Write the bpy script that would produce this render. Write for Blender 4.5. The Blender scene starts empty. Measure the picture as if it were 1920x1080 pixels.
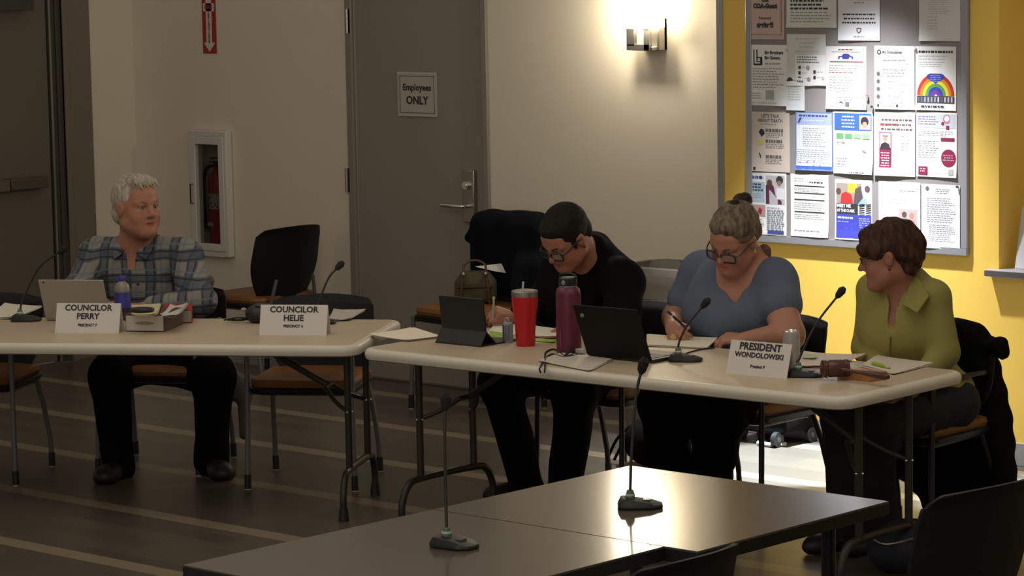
import bpy, bmesh, math, random
import numpy as np
from mathutils import Vector, Matrix
random.seed(7); np.random.seed(7)
S = bpy.context.scene
COL = S.collection
PI = math.pi

# ------------------------------------------------------------------ camera, world, lights, exposure
F = 5450.0; CH = 2.25; YAW = math.radians(42.4); PITCH = math.radians(6.68); ROLL = 0.0183
fw = np.array([-math.sin(YAW)*math.cos(PITCH), math.cos(YAW)*math.cos(PITCH), -math.sin(PITCH)])
rt0 = np.array([math.cos(YAW), math.sin(YAW), 0.0]); up0 = np.cross(rt0, fw)
RT = math.cos(ROLL)*rt0 - math.sin(ROLL)*up0
UPV = math.sin(ROLL)*rt0 + math.cos(ROLL)*up0
CP = np.array([0, 0, CH])
cd = bpy.data.cameras.new('camera'); cam = bpy.data.objects.new('camera', cd); COL.objects.link(cam)
cd.sensor_width = 36; cd.lens = F/1920*36; cd.clip_end = 100
M = Matrix.Identity(4)
for i in range(3):
    M[i][0] = RT[i]; M[i][1] = UPV[i]; M[i][2] = -fw[i]; M[i][3] = CP[i]
cam.matrix_world = M
S.camera = cam
S.view_settings.view_transform = 'Standard'; S.view_settings.look = 'None'
S.view_settings.exposure = 0.0; S.view_settings.gamma = 1.0; S.view_settings.use_curve_mapping = False
w = bpy.data.worlds.new('room_light'); S.world = w; w.use_nodes = True
WB = w.node_tree.nodes['Background']; WB.inputs[0].default_value = (1.0, 0.89, 0.75, 1); WB.inputs[1].default_value = 0.27

def lamp(name, typ, loc, energy, color, size=0.3, target=None, **kw):
    l = bpy.data.lights.new(name, typ); o = bpy.data.objects.new(name, l); COL.objects.link(o)
    o.location = loc; l.energy = energy; l.color = color
    if typ == 'AREA': l.size = size
    if typ in ('SPOT', 'POINT'): l.shadow_soft_size = size
    for k, v in kw.items(): setattr(l, k, v)
    if target is not None:
        d = Vector(target) - Vector(loc); o.rotation_euler = d.to_track_quat('-Z', 'Y').to_euler()
    return o
# recessed ceiling can washing the yellow wall, and a weaker neighbour to its right
lamp('ceiling_downlight', 'SPOT', (-7.42, 9.96, 2.75), 720, (0.93, 0.96, 1.0), 0.03, (-7.42, 10.20, 0), spot_size=math.radians(62), spot_blend=1.0)
lamp('ceiling_downlight', 'SPOT', (-6.1, 9.85, 2.75), 14, (1.0, 0.94, 0.85), 0.05, (-6.3, 10.4, 0.6), spot_size=math.radians(100), spot_blend=0.8)
lamp('ceiling_downlight', 'SPOT', (-7.52, 10.0, 2.75), 3400, (0.70, 0.87, 1.0), 0.03, (-7.52, 10.0, 0), spot_size=math.radians(24), spot_blend=0.35)
lamp('ceiling_downlight', 'SPOT', (-6.15, 9.95, 2.75), 2200, (0.70, 0.87, 1.0), 0.03, (-6.15, 9.95, 0), spot_size=math.radians(25), spot_blend=0.35)
# unseen area fills added at ceiling height for the dim warm ambient
lamp('ambient_fill', 'AREA', (-8.4, 6.8, 2.75), 14, (1.0, 0.88, 0.72), 2.2)
lamp('ambient_fill', 'AREA', (-5.6, 7.6, 2.75), 11, (1.0, 0.88, 0.72), 1.6)
lamp('ambient_fill', 'AREA', (-4.5, 3.0, 2.75), 24, (1.0, 0.88, 0.72), 3.0, (-8, 8.5, 0.6))

# ------------------------------------------------------------------ measuring helpers (pixel of the photo -> point of the room)
def ray(x, y): return fw + RT*(x-960)/F - UPV*(y-540)/F
def atz(x, y, z=0.0): d = ray(x, y); return CP + d*((z-CH)/d[2])
def aty(x, y, Y): d = ray(x, y); return CP + d*(Y/d[1])
def atx(x, y, X): d = ray(x, y); return CP + d*(X/d[0])
def dep(x, y, Z): return CP + ray(x, y)*Z
def depth_of(p): return float((np.array(p)-CP) @ fw)

# ------------------------------------------------------------------ materials
MATS = {}
def mat(name, col, rough=0.6, metal=0.0, noise=0.0, scale=20.0, bump=0.0, spec=0.5, emit=None, estr=0.0, trans=0.0):
    if name in MATS: return MATS[name]
    m = bpy.data.materials.new(name); m.use_nodes = True; nt = m.node_tree; b = nt.nodes['Principled BSDF']
    b.inputs['Base Color'].default_value = (*col, 1); b.inputs['Roughness'].default_value = rough
    b.inputs['Metallic'].default_value = metal; b.inputs['Specular IOR Level'].default_value = spec
    if trans: b.inputs['Transmission Weight'].default_value = trans
    if emit: b.inputs['Emission Color'].default_value = (*emit, 1); b.inputs['Emission Strength'].default_value = estr
    if noise or bump:
        tc = nt.nodes.new('ShaderNodeTexCoord'); nz = nt.nodes.new('ShaderNodeTexNoise')
        nz.inputs['Scale'].default_value = scale; nz.inputs['Detail'].default_value = 4
        nt.links.new(tc.outputs['Object'], nz.inputs['Vector'])
        if noise:
            cr = nt.nodes.new('ShaderNodeMapRange'); cr.inputs['To Min'].default_value = 1-noise; cr.inputs['To Max'].default_value = 1+noise
            nt.links.new(nz.outputs['Fac'], cr.inputs['Value'])
            mx = nt.nodes.new('ShaderNodeVectorMath'); mx.operation = 'SCALE'; mx.inputs[0].default_value = col
            nt.links.new(cr.outputs[0], mx.inputs['Scale']); nt.links.new(mx.outputs[0], b.inputs['Base Color'])
        if bump:
            bp = nt.nodes.new('ShaderNodeBump'); bp.inputs['Strength'].default_value = bump; bp.inputs['Distance'].default_value = 0.01
            nt.links.new(nz.outputs['Fac'], bp.inputs['Height']); nt.links.new(bp.outputs[0], b.inputs['Normal'])
    MATS[name] = m
    return m

def glass_mat(name, tint=(0.8, 0.85, 0.85), gloss=0.08):
    m = bpy.data.materials.new(name); m.use_nodes = True; nt = m.node_tree; nt.nodes.clear()
    o = nt.nodes.new('ShaderNodeOutputMaterial'); t = nt.nodes.new('ShaderNodeBsdfTransparent'); g = nt.nodes.new('ShaderNodeBsdfGlossy')
    t.inputs[0].default_value = (*tint, 1); g.inputs['Roughness'].default_value = 0.05
    x = nt.nodes.new('ShaderNodeMixShader'); x.inputs[0].default_value = gloss
    nt.links.new(t.outputs[0], x.inputs[1]); nt.links.new(g.outputs[0], x.inputs[2]); nt.links.new(x.outputs[0], o.inputs[0])
    MATS[name] = m; return m

def floor_mat():
    m = bpy.data.materials.new('vinyl_plank_floor'); m.use_nodes = True; nt = m.node_tree; b = nt.nodes['Principled BSDF']; L = nt.links
    tc = nt.nodes.new('ShaderNodeTexCoord'); sp = nt.nodes.new('ShaderNodeSeparateXYZ'); L.new(tc.outputs['Object'], sp.inputs[0])
    def mth(op, a, bb=None, **k):
        n = nt.nodes.new('ShaderNodeMath'); n.operation = op
        for i, v in enumerate((a, bb)):
            if v is None: continue
            if isinstance(v, (int, float)): n.inputs[i].default_value = v
            else: L.new(v, n.inputs[i])
        return n.outputs[0]
    f = mth('FRACT', mth('DIVIDE', mth('SUBTRACT', sp.outputs['Y'], -0.24+0.047), 0.709))   # pale plank rows every 0.71 m
    stripe = mth('GREATER_THAN', f, 1-0.135)
    # planks 0.118 wide: tone per plank
    row = mth('FLOOR', mth('DIVIDE', sp.outputs['Y'], 0.1182))
    off = mth('MULTIPLY', row, 0.37)
    px = mth('FLOOR', mth('DIVIDE', mth('ADD', sp.outputs['X'], off), 0.92))
    cb = nt.nodes.new('ShaderNodeCombineXYZ'); L.new(row, cb.inputs[0]); L.new(px, cb.inputs[1])
    wn = nt.nodes.new('ShaderNodeTexWhiteNoise'); L.new(cb.outputs[0], wn.inputs['Vector'])
    mp = nt.nodes.new('ShaderNodeMapping'); mp.inputs['Scale'].default_value = (1.5, 30, 1); L.new(tc.outputs['Object'], mp.inputs[0])
    nz = nt.nodes.new('ShaderNodeTexNoise'); nz.inputs['Scale'].default_value = 3; nz.inputs['Detail'].default_value = 5; L.new(mp.outputs[0], nz.inputs['Vector'])
    tone = mth('ADD', mth('MULTIPLY', wn.outputs['Value'], 0.35), mth('MULTIPLY', nz.outputs['Fac'], 0.5))
    dark = nt.nodes.new('ShaderNodeMix'); dark.data_type = 'RGBA'
    dark.inputs['A'].default_value = (0.060, 0.052, 0.042, 1); dark.inputs['B'].default_value = (0.135, 0.108, 0.082, 1); L.new(tone, dark.inputs['Factor'])
    fin = nt.nodes.new('ShaderNodeMix'); fin.data_type = 'RGBA'; L.new(stripe, fin.inputs['Factor'])
    L.new(dark.outputs['Result'], fin.inputs['A']); fin.inputs['B'].default_value = (0.235, 0.19, 0.125, 1)
    L.new(fin.outputs['Result'], b.inputs['Base Color'])
    b.inputs['Roughness'].default_value = 0.34
    return m

def plaid_mat():
    m = bpy.data.materials.new('plaid_flannel'); m.use_nodes = True; nt = m.node_tree; b = nt.nodes['Principled BSDF']; L = nt.links
    tc = nt.nodes.new('ShaderNodeTexCoord'); mp = nt.nodes.new('ShaderNodeMapping'); mp.inputs['Rotation'].default_value = (0, 0, math.radians(-36))
    L.new(tc.outputs['Object'], mp.inputs[0])
    nz = nt.nodes.new('ShaderNodeTexNoise'); nz.inputs['Scale'].default_value = 5; L.new(tc.outputs['Object'], nz.inputs['Vector'])
    vm = nt.nodes.new('ShaderNodeVectorMath'); vm.operation = 'MULTIPLY_ADD'; vm.inputs[1].default_value = (0.05, 0.05, 0.05)
    L.new(nz.outputs['Color'], vm.inputs[0]); L.new(mp.outputs[0], vm.inputs[2])
    sp = nt.nodes.new('ShaderNodeSeparateXYZ'); L.new(vm.outputs[0], sp.inputs[0])
    def mth(op, a, bb=None):
        n = nt.nodes.new('ShaderNodeMath'); n.operation = op
        for i, v in enumerate((a, bb)):
            if v is None: continue
            if isinstance(v, (int, float)): n.inputs[i].default_value = v
            else: L.new(v, n.inputs[i])
        return n.outputs[0]
    def band(src, per, lo, hi, off=0.0):
        f = mth('FRACT', mth('ADD', mth('DIVIDE', src, per), off))
        return mth('MULTIPLY', mth('GREATER_THAN', f, lo), mth('LESS_THAN', f, hi))
    per = 0.105
    cur = None
    def mix(a, col, fac, amt):
        n = nt.nodes.new('ShaderNodeMix'); n.data_type = 'RGBA'; L.new(mth('MULTIPLY', fac, amt), n.inputs['Factor'])
        if isinstance(a, tuple): n.inputs['A'].default_value = (*a, 1)
        else: L.new(a, n.inputs['A'])
        n.inputs['B'].default_value = (*col, 1); return n.outputs['Result']
    c = (0.235, 0.22, 0.185)
    for s in (sp.outputs['X'], sp.outputs['Z']):
        c = mix(c, (0.042, 0.062, 0.095), band(s, per, 0.0, 0.46), 0.70)
        c = mix(c, (0.014, 0.016, 0.022), band(s, per, 0.05, 0.10), 0.8)
        c = mix(c, (0.014, 0.016, 0.022), band(s, per, 0.33, 0.40), 0.8)
        c = mix(c, (0.13, 0.17, 0.22), band(s, per, 0.60, 0.68), 0.7)
    L.new(c, b.inputs['Base Color']); b.inputs['Roughness'].default_value = 0.9
    return m

def skin_mat(name, base, lip):
    m = bpy.data.materials.new(name); m.use_nodes = True; nt = m.node_tree; b = nt.nodes['Principled BSDF']; L = nt.links
    at = nt.nodes.new('ShaderNodeAttribute'); at.attribute_name = 'tint'
    nz = nt.nodes.new('ShaderNodeTexNoise'); nz.inputs['Scale'].default_value = 14
    tc = nt.nodes.new('ShaderNodeTexCoord'); L.new(tc.outputs['Object'], nz.inputs['Vector'])
    mx0 = nt.nodes.new('ShaderNodeMix'); mx0.data_type = 'RGBA'; mx0.inputs['A'].default_value = (*base, 1)
    mx0.inputs['B'].default_value = (base[0]*0.86, base[1]*0.72, base[2]*0.7, 1); L.new(nz.outputs['Fac'], mx0.inputs['Factor'])
    mx = nt.nodes.new('ShaderNodeMix'); mx.data_type = 'RGBA'; L.new(at.outputs['Fac'], mx.inputs['Factor'])
    L.new(mx0.outputs['Result'], mx.inputs['A']); mx.inputs['B'].default_value = (*lip, 1)
    L.new(mx.outputs['Result'], b.inputs['Base Color']); b.inputs['Roughness'].default_value = 0.5
    b.inputs['Specular IOR Level'].default_value = 0.35
    return m

WHITEWALL = mat('painted_wall_cream', (0.82, 0.745, 0.62), 0.75, noise=0.015, scale=3)
YELLOW = mat('painted_wall_yellow', (0.86, 0.57, 0.105), 0.7, noise=0.015, scale=3)
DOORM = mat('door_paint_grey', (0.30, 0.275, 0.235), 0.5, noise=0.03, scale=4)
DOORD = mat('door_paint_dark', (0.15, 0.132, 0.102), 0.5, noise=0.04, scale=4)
FRAMEM = mat('door_frame_grey', (0.28, 0.255, 0.22), 0.45)
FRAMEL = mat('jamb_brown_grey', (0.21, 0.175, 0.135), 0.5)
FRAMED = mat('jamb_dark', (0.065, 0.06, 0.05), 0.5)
BASEM = mat('rubber_baseboard', (0.30, 0.29, 0.28), 0.5)
STEEL = mat('brushed_steel', (0.45, 0.43, 0.40), 0.35, 1.0, noise=0.1, scale=60)
CHROME = mat('bright_metal', (0.8, 0.78, 0.74), 0.15, 1.0)
ALU = mat('satin_aluminium', (0.42, 0.42, 0.43), 0.4, 0.6)
BLACK = mat('black_plastic', (0.012, 0.012, 0.013), 0.45)
BLACKM = mat('black_matte', (0.010, 0.010, 0.011), 0.85)
TUBEG = mat('grey_powder_tube', (0.16, 0.165, 0.175), 0.4, 0.3)
TUBEB = mat('black_powder_tube', (0.022, 0.021, 0.02), 0.38, 0.2)
TUBEBR = mat('dark_bronze_tube', (0.035, 0.031, 0.026), 0.4, 0.3)
SEATO = mat('amber_seat_vinyl', (0.23, 0.098, 0.026), 0.5, noise=0.12, scale=12)
TABTOP = mat('table_beige_laminate', (0.52, 0.42, 0.30), 0.42, noise=0.04, scale=80)
TABRIM = mat('table_cream_rim', (0.64, 0.60, 0.51), 0.4, noise=0.03, scale=40)
PAPER = mat('white_paper', (0.80, 0.78, 0.74), 0.8)
PAPERC = mat('cream_paper', (0.82, 0.76, 0.62), 0.8)
INK = mat('black_ink', (0.02, 0.02, 0.022), 0.7)
WHITEP = mat('white_enamel', (0.72, 0.70, 0.64), 0.4)
def C(name, r, g, b, rough=0.6): return mat(name, (r, g, b), rough)

# ------------------------------------------------------------------ mesh helpers
class MB:
    def __init__(s): s.v = []; s.f = []; s.m = []; s.mi = 0; s.sm = []
    def add(s, vs, fs, smooth=False):
        o = len(s.v); s.v += [tuple(map(float, p)) for p in vs]
        for f in fs: s.f.append([o+i for i in f]); s.m.append(s.mi); s.sm.append(smooth)
        return s
    def mat(s, i): s.mi = i; return s
    def box(s, x0, x1, y0, y1, z0, z1):
        v = [(x0,y0,z0),(x1,y0,z0),(x1,y1,z0),(x0,y1,z0),(x0,y0,z1),(x1,y0,z1),(x1,y1,z1),(x0,y1,z1)]
        return s.add(v, [(0,3,2,1),(4,5,6,7),(0,1,5,4),(1,2,6,5),(2,3,7,6),(3,0,4,7)])
    def hexa(s, pts):  # 8 points bottom4 top4
        return s.add(pts, [(0,3,2,1),(4,5,6,7),(0,1,5,4),(1,2,6,5),(2,3,7,6),(3,0,4,7)])
    def prism(s, poly, z0, z1):
        n = len(poly); v = [(x,y,z0) for x,y in poly]+[(x,y,z1) for x,y in poly]
        return s.add(v, [tuple(range(n))[::-1], tuple(range(n, 2*n))]+[(i,(i+1)%n,n+(i+1)%n,n+i) for i in range(n)])
    def loft(s, rings, cap=True, smooth=True, closed=True):
        n = len(rings[0]); v = [p for r in rings for p in r]; f = []
        for k in range(len(rings)-1):
            for i in range(n if closed else n-1):
                j = (i+1) % n; f.append((k*n+i, k*n+j, (k+1)*n+j, (k+1)*n+i))
        s.add(v, f, smooth)
        if cap:
            s.add(rings[0], [tuple(range(n))[::-1]]); s.add(rings[-1], [tuple(range(n))])
        return s
    def tube(s, pts, r, n=10, smooth=True, cap=True):
        P = [np.array(p, float) for p in pts]; rr = r if isinstance(r, (list, tuple)) else [r]*len(P)
        rings = []; prev = None
        for i, p in enumerate(P):
            t = (P[min(i+1, len(P)-1)]-P[max(i-1, 0)]); t /= (np.linalg.norm(t)+1e-9)
            if prev is None:
                a = np.array([0, 0, 1.0]) if abs(t[2]) < 0.9 else np.array([1.0, 0, 0])
                u = np.cross(a, t)
            else: u = prev - t*(prev@t)
            u /= np.linalg.norm(u)+1e-9; prev = u; q = np.cross(t, u)
            rings.append([p+rr[i]*(math.cos(2*PI*k/n)*u+math.sin(2*PI*k/n)*q) for k in range(n)])
        return s.loft(rings, cap, smooth)
    def lathe(s, prof, c=(0,0,0), n=28, smooth=True):
        rings = [[(c[0]+r*math.cos(2*PI*k/n), c[1]+r*math.sin(2*PI*k/n), c[2]+z) for k in range(n)] for r, z in prof]
        return s.loft(rings, True, smooth)
    def ball(s, c, r, n=14, sc=(1,1,1)):
        rings = []
        for i in range(n+1):
            a = PI*i/n; rr = max(1e-4, math.sin(a)*r)
            rings.append([(c[0]+rr*math.cos(2*PI*k/n)*sc[0], c[1]+rr*math.sin(2*PI*k/n)*sc[1], c[2]-math.cos(a)*r*sc[2]) for k in range(n)])
        return s.loft(rings, True, True)
    def rrect(s, hx, hy, rad, prof, n=6, c=(0,0)):  # prof: list of (inset, z)
        rings = []
        for ins, z in prof:
            r = max(rad-ins, 0.001); ring = []
            for cx, cy, a0 in ((hx-rad, hy-rad, 0), (-hx+rad, hy-rad, PI/2), (-hx+rad, -hy+rad, PI), (hx-rad, -hy+rad, 1.5*PI)):
                for k in range(n+1):
                    a = a0+PI/2*k/n; ring.append((c[0]+cx+r*math.cos(a), c[1]+cy+r*math.sin(a), z))
            rings.append(ring)
        return s.loft(rings, True, False)
    def xform(s, Mx):
        s.v = [tuple(Mx @ Vector(p)) for p in s.v]; return s
    def build(s, name, mats, parent=None, loc=(0,0,0), rot=(0,0,0), bevel=0.0, autos=True):
        me = bpy.data.meshes.new(name); me.from_pydata(s.v, [], s.f)
        if not isinstance(mats, (list, tuple)): mats = [mats]
        for m in mats: me.materials.append(m)
        me.polygons.foreach_set('material_index', s.m); me.polygons.foreach_set('use_smooth', s.sm)
        bm = bmesh.new(); bm.from_mesh(me); bmesh.ops.remove_doubles(bm, verts=bm.verts, dist=1e-6)
        bmesh.ops.recalc_face_normals(bm, faces=bm.faces); bm.to_mesh(me); bm.free()
        me.update()
        if autos: 
            try: me.set_sharp_from_angle(angle=math.radians(38))
            except Exception: pass
        o = bpy.data.objects.new(name, me); COL.objects.link(o); o.parent = parent; o.location = loc; o.rotation_euler = rot
        if bevel:
            b = o.modifiers.new('bevel', 'BEVEL'); b.width = bevel; b.segments = 2; b.limit_method = 'ANGLE'
        return o

def tag(o, label=None, cat=None, group=None, kind=None):
    if label: o['label'] = label
    if cat: o['category'] = cat
    if group: o['group'] = group
    if kind: o['kind'] = kind
    return o
def thing(name, label, cat, loc=(0,0,0), rz=0.0, group=None):
    o = bpy.data.objects.new(name, None); COL.objects.link(o); o.location = loc; o.rotation_euler = (0, 0, rz)
    o.empty_display_size = 0.1
    return tag(o, label, cat, group)
def struct(o): o['kind'] = 'structure'; return o
def copy_tree(o, parent=None):
    c = o.copy(); COL.objects.link(c)
    if parent is not None: c.parent = parent
    for ch in list(o.children): copy_tree(ch, c)
    return c
def text_geo(body, size, align='CENTER', bold=0.0, extrude=0.0002, sx=1.0):
    cu = bpy.data.curves.new('t', 'FONT'); cu.body = body; cu.size = size; cu.align_x = align; cu.align_y = 'CENTER'
    cu.offset = bold; cu.extrude = extrude; cu.resolution_u = 2
    o = bpy.data.objects.new('t', cu); COL.objects.link(o)
    dg = bpy.context.evaluated_depsgraph_get(); me = bpy.data.meshes.new_from_object(o.evaluated_get(dg))
    vs = [(v.co.x*sx, v.co.y, v.co.z) for v in me.vertices]; fs = [tuple(p.vertices) for p in me.polygons]
    bpy.data.objects.remove(o); bpy.data.curves.remove(cu); bpy.data.meshes.remove(me)
    return vs, fs
def bez(p0, p1, p2, p3, n=14):
    P = [np.array(p, float) for p in (p0, p1, p2, p3)]
    return [((1-t)**3*P[0]+3*(1-t)**2*t*P[1]+3*(1-t)*t*t*P[2]+t**3*P[3]) for t in np.linspace(0, 1, n)]
def catmull(pts, n=6):
    P = [np.array(p, float) for p in pts]; P = [2*P[0]-P[1]]+P+[2*P[-1]-P[-2]]; out = []
    for i in range(1, len(P)-2):
        for t in np.linspace(0, 1, n, endpoint=False):
            a, b, c, d = P[i-1:i+3]
            out.append(0.5*((2*b)+(-a+c)*t+(2*a-5*b+4*c-d)*t*t+(-a+3*b-3*c+d)*t**3))
    out.append(P[-2]); return out

# ------------------------------------------------------------------ implicit surfaces for bodies, cloth, bags
def _unit(v): v = np.array(v, float); return v/(np.linalg.norm(v)+1e-12)
def cap(a, b, ra, rb=None, k=0.02, op='+'): return dict(t='c', a=np.array(a, float), b=np.array(b, float), ra=ra, rb=ra if rb is None else rb, k=k, op=op)
def ell(c, r, R=None, k=0.02, op='+'): return dict(t='e', c=np.array(c, float), r=np.array(r, float), R=np.eye(3) if R is None else R, k=k, op=op)
def bxp(c, h, R=None, rad=0.02, k=0.02, op='+'): return dict(t='b', c=np.array(c, float), r=np.array(h, float), R=np.eye(3) if R is None else R, rad=rad, k=k, op=op)
def _bound(p):
    if p['t'] == 'c':
        m = max(p['ra'], p['rb']); return np.minimum(p['a'], p['b'])-m, np.maximum(p['a'], p['b'])+m
    e = np.abs(p['R']) @ p['r'] if p['t'] == 'b' else np.sqrt((p['R']**2) @ (p['r']**2))
    return p['c']-e, p['c']+e
def _dist(p, X):
    if p['t'] == 'c':
        ba = p['b']-p['a']; pa = X-p['a']; t = np.clip((pa@ba)/max(ba@ba, 1e-9), 0, 1)
        return np.linalg.norm(pa-t[..., None]*ba, axis=-1)-(p['ra']+(p['rb']-p['ra'])*t)
    q = (X-p['c'])@p['R']
    if p['t'] == 'e':
        k0 = np.linalg.norm(q/p['r'], axis=-1); k1 = np.linalg.norm(q/(p['r']**2), axis=-1)
        return k0*(k0-1)/np.maximum(k1, 1e-6)
    d = np.abs(q)-(p['r']-p['rad'])
    return np.linalg.norm(np.maximum(d, 0), axis=-1)+np.minimum(d.max(axis=-1), 0)-p['rad']
def sdf_mesh(prims, h, noise=None, post=None):
    lo = np.min([_bound(p)[0] for p in prims if p['op'] == '+'], axis=0)-4*h-0.012
    hi = np.max([_bound(p)[1] for p in prims if p['op'] == '+'], axis=0)+4*h+0.012
    n = np.ceil((hi-lo)/h).astype(int)+1
    D = np.full(n, 0.5, np.float32)
    ax = [lo[i]+h*np.arange(n[i]) for i in range(3)]
    for p in prims:
        bl, bh = _bound(p); m = p['k']*1.2+3*h+0.01
        i0 = np.maximum(((bl-m-lo)/h).astype(int), 0); i1 = np.minimum(((bh+m-lo)/h).astype(int)+2, n)
        if np.any(i1 <= i0): continue
        sl = tuple(slice(a, b) for a, b in zip(i0, i1))
        X = np.stack(np.meshgrid(*[ax[i][sl[i]] for i in range(3)], indexing='ij'), -1)
        d = _dist(p, X); cur = D[sl]; k = max(p['k'], 1e-5)
        if p['op'] == '+':
            hh = np.clip(0.5+0.5*(d-cur)/k, 0, 1); D[sl] = (d*(1-hh)+cur*hh-k*hh*(1-hh))
        else:
            d = -d; hh = np.clip(0.5-0.5*(d-cur)/k, 0, 1); D[sl] = (d*(1-hh)+cur*hh+k*hh*(1-hh))
    if noise or post:
        X = np.stack(np.meshgrid(*ax, indexing='ij'), -1)
        if noise:
            band = np.abs(D) < 0.03
            Xb = X[band]; D[band] += noise(Xb).astype(np.float32)
        if post: D = post(D, X)
    nx, ny, nz = D.shape; acc = np.zeros((nx-1, ny-1, nz-1, 3), np.float32); cnt = np.zeros((nx-1, ny-1, nz-1), np.int32)
    Sg = D < 0; quads = []
    for a in range(3):
        s0 = [slice(None)]*3; s1 = [slice(None)]*3; s0[a] = slice(0, -1); s1[a] = slice(1, None)
        cr = Sg[tuple(s0)] != Sg[tuple(s1)]; I = np.argwhere(cr)
        if len(I) == 0: continue
        d0 = D[tuple(s0)][cr]; d1 = D[tuple(s1)][cr]; t = d0/(d0-d1)
        pos = I.astype(np.float32); pos[:, a] += t
        b, c = [q for q in range(3) if q != a]
        for db in (0, 1):
            for dc in (0, 1):
                J = I.copy(); J[:, b] -= db; J[:, c] -= dc
                ok = (J >= 0).all(1) & (J < np.array(acc.shape[:3])).all(1)
                Jk = J[ok]; np.add.at(acc, (Jk[:, 0], Jk[:, 1], Jk[:, 2]), pos[ok]); np.add.at(cnt, (Jk[:, 0], Jk[:, 1], Jk[:, 2]), 1)
        quads.append((a, b, c, I, Sg[tuple(s0)][cr]))
    idx = -np.ones(cnt.shape, np.int64); msk = cnt > 0; idx[msk] = np.arange(msk.sum())
    V = acc[msk]/cnt[msk][:, None]*h+lo
    FF = []
    for a, b, c, I, ins in quads:
        ok = (I[:, b] >= 1) & (I[:, c] >= 1) & (I[:, b] < acc.shape[b]) & (I[:, c] < acc.shape[c]) & (I[:, a] < acc.shape[a])
        I = I[ok]; ins = ins[ok]
        def g(db, dc):
            J = I.copy(); J[:, b] -= db; J[:, c] -= dc; return idx[J[:, 0], J[:, 1], J[:, 2]]
        Q = np.stack([g(1, 1), g(0, 1), g(0, 0), g(1, 0)], 1)
        flip = ins if a != 1 else ~ins
        Q[~flip] = Q[~flip][:, ::-1]; FF.append(Q)
    return V, np.concatenate(FF)
def sdf_build(name, prims, h, m, parent=None, noise=None, post=None, tint=None, smooth=2):
    V, Q = sdf_mesh(prims, h, noise, post)
    # light laplacian smoothing of the grid steps
    if smooth:
        E = np.concatenate([Q[:, [0, 1]], Q[:, [1, 2]], Q[:, [2, 3]], Q[:, [3, 0]]])
        for _ in range(smooth):
            A = np.zeros_like(V); c = np.zeros(len(V)); np.add.at(A, E[:, 0], V[E[:, 1]]); np.add.at(A, E[:, 1], V[E[:, 0]])
            np.add.at(c, E[:, 0], 1); np.add.at(c, E[:, 1], 1); V = 0.55*V+0.45*A/np.maximum(c, 1)[:, None]
    base = np.zeros(3); q_ = parent
    while q_ is not None: base = base+np.array(q_.location); q_ = q_.parent
    me = bpy.data.meshes.new(name); me.from_pydata((V-base).tolist(), [], Q.tolist()); me.materials.append(m)
    me.polygons.foreach_set('use_smooth', [True]*len(Q))
    if tint is not None:
        at = me.attributes.new('tint', 'FLOAT', 'POINT'); at.data.foreach_set('value', tint(V).astype(np.float32))
    me.update(); o = bpy.data.objects.new(name, me); COL.objects.link(o); o.parent = parent
    return o
def folds(amp=0.004, f=38.0, seed=1, aniso=(1, 1, 0.6)):
    r = np.random.RandomState(seed); W = r.randn(7, 3)*f*np.array(aniso)/1.6; ph = r.rand(7)*6.28
    def fn(X):
        s = 0
        for w_, p_ in zip(W, ph): s = s+np.sin(X@w_+p_+1.5*np.sin(X@w_[::-1]*0.5))
        return amp*s/2.6
    return fn

# ------------------------------------------------------------------ THE ROOM
YB = 10.72; YY = 10.545; XL = -12.65; ZT = 3.0
fm = MB().box(-13.2, 1.5, -1.0, 11.4, -0.05, 0.0).build('floor', floor_mat()); struct(fm)
# cabinet opening on the back wall
cA = aty(367, 271, YB); cB = aty(416, 455, YB)
cx0, cx1, cz0, cz1 = cA[0]-0.015, cB[0]+0.02, cB[2]-0.02, cA[2]+0.02
XP = float(aty(1346, 200, YY)[0])
dl = float(aty(661, 0, YB)[0]); dr = float(aty(910, 300, YB)[0])
b = MB()
b.box(XL-0.2, cx0, YB, YB+0.25, 0, ZT).box(cx1, dl, YB, YB+0.25, 0, ZT).box(cx0, cx1, YB, YB+0.25, 0, cz0).box(cx0, cx1, YB, YB+0.25, cz1, ZT)
b.box(dl, dr, YB+0.04, YB+0.25, 0, ZT).box(dr, XP+0.3, YB, YB+0.25, 0, ZT).box(dl, dr, YB, YB+0.04, 2.15, ZT)
struct(b.build('wall_back', WHITEWALL))
Y0d = float(atx(95, 300, XL)[1]); Yj = float(atx(163, 0, XL)[1])
b = MB().box(XL-0.2, XL, Yj, YB, 0, ZT).box(XL-0.2, XL, -1, 7.9, 0, ZT).box(XL-0.2, XL, 7.9, Yj, 2.5, ZT)
struct(b.build('wall_left', WHITEWALL))
# yellow wall section, standing a little forward, with a service opening at its right end
Xo = float(aty(1873, 300, YY)[0]); ZL = float(aty(1880, 505, YY)[2])
b = MB().box(XP+0.036, Xo, YY, YY+0.2, 0, ZT).box(Xo, 1.5, YY, YY+0.2, 0, ZL-0.03)
b.box(Xo-0.05, Xo, YY+0.2, YY+0.9, ZL-0.03, ZT).box(Xo-0.05, 1.5, YY+0.9, YY+1.0, ZL-0.03, ZT).box(Xo, 1.5, YY+0.2, YY+0.9, ZL-0.10, ZL-0.03)
b.box(0.9, 1.5, YY, YY+0.2, ZL-0.03, ZT)
struct(b.build('wall_right', YELLOW))
struct(MB().box(XP, XP+0.036, YY-0.006, YB, 0, ZT).build('trim_1', ALU))
struct(MB().box(XP+0.036, 1.5, YY-0.008, YY, 0, 0.10).build('baseboard_right', BASEM, bevel=0.003))
struct(MB().box(dr+0.06, XP, YB-0.008, YB, 0, 0.10).box(cx0-0.7, dl-0.06, YB-0.008, YB, 0, 0.10).build('baseboard_back', BASEM))
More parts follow.
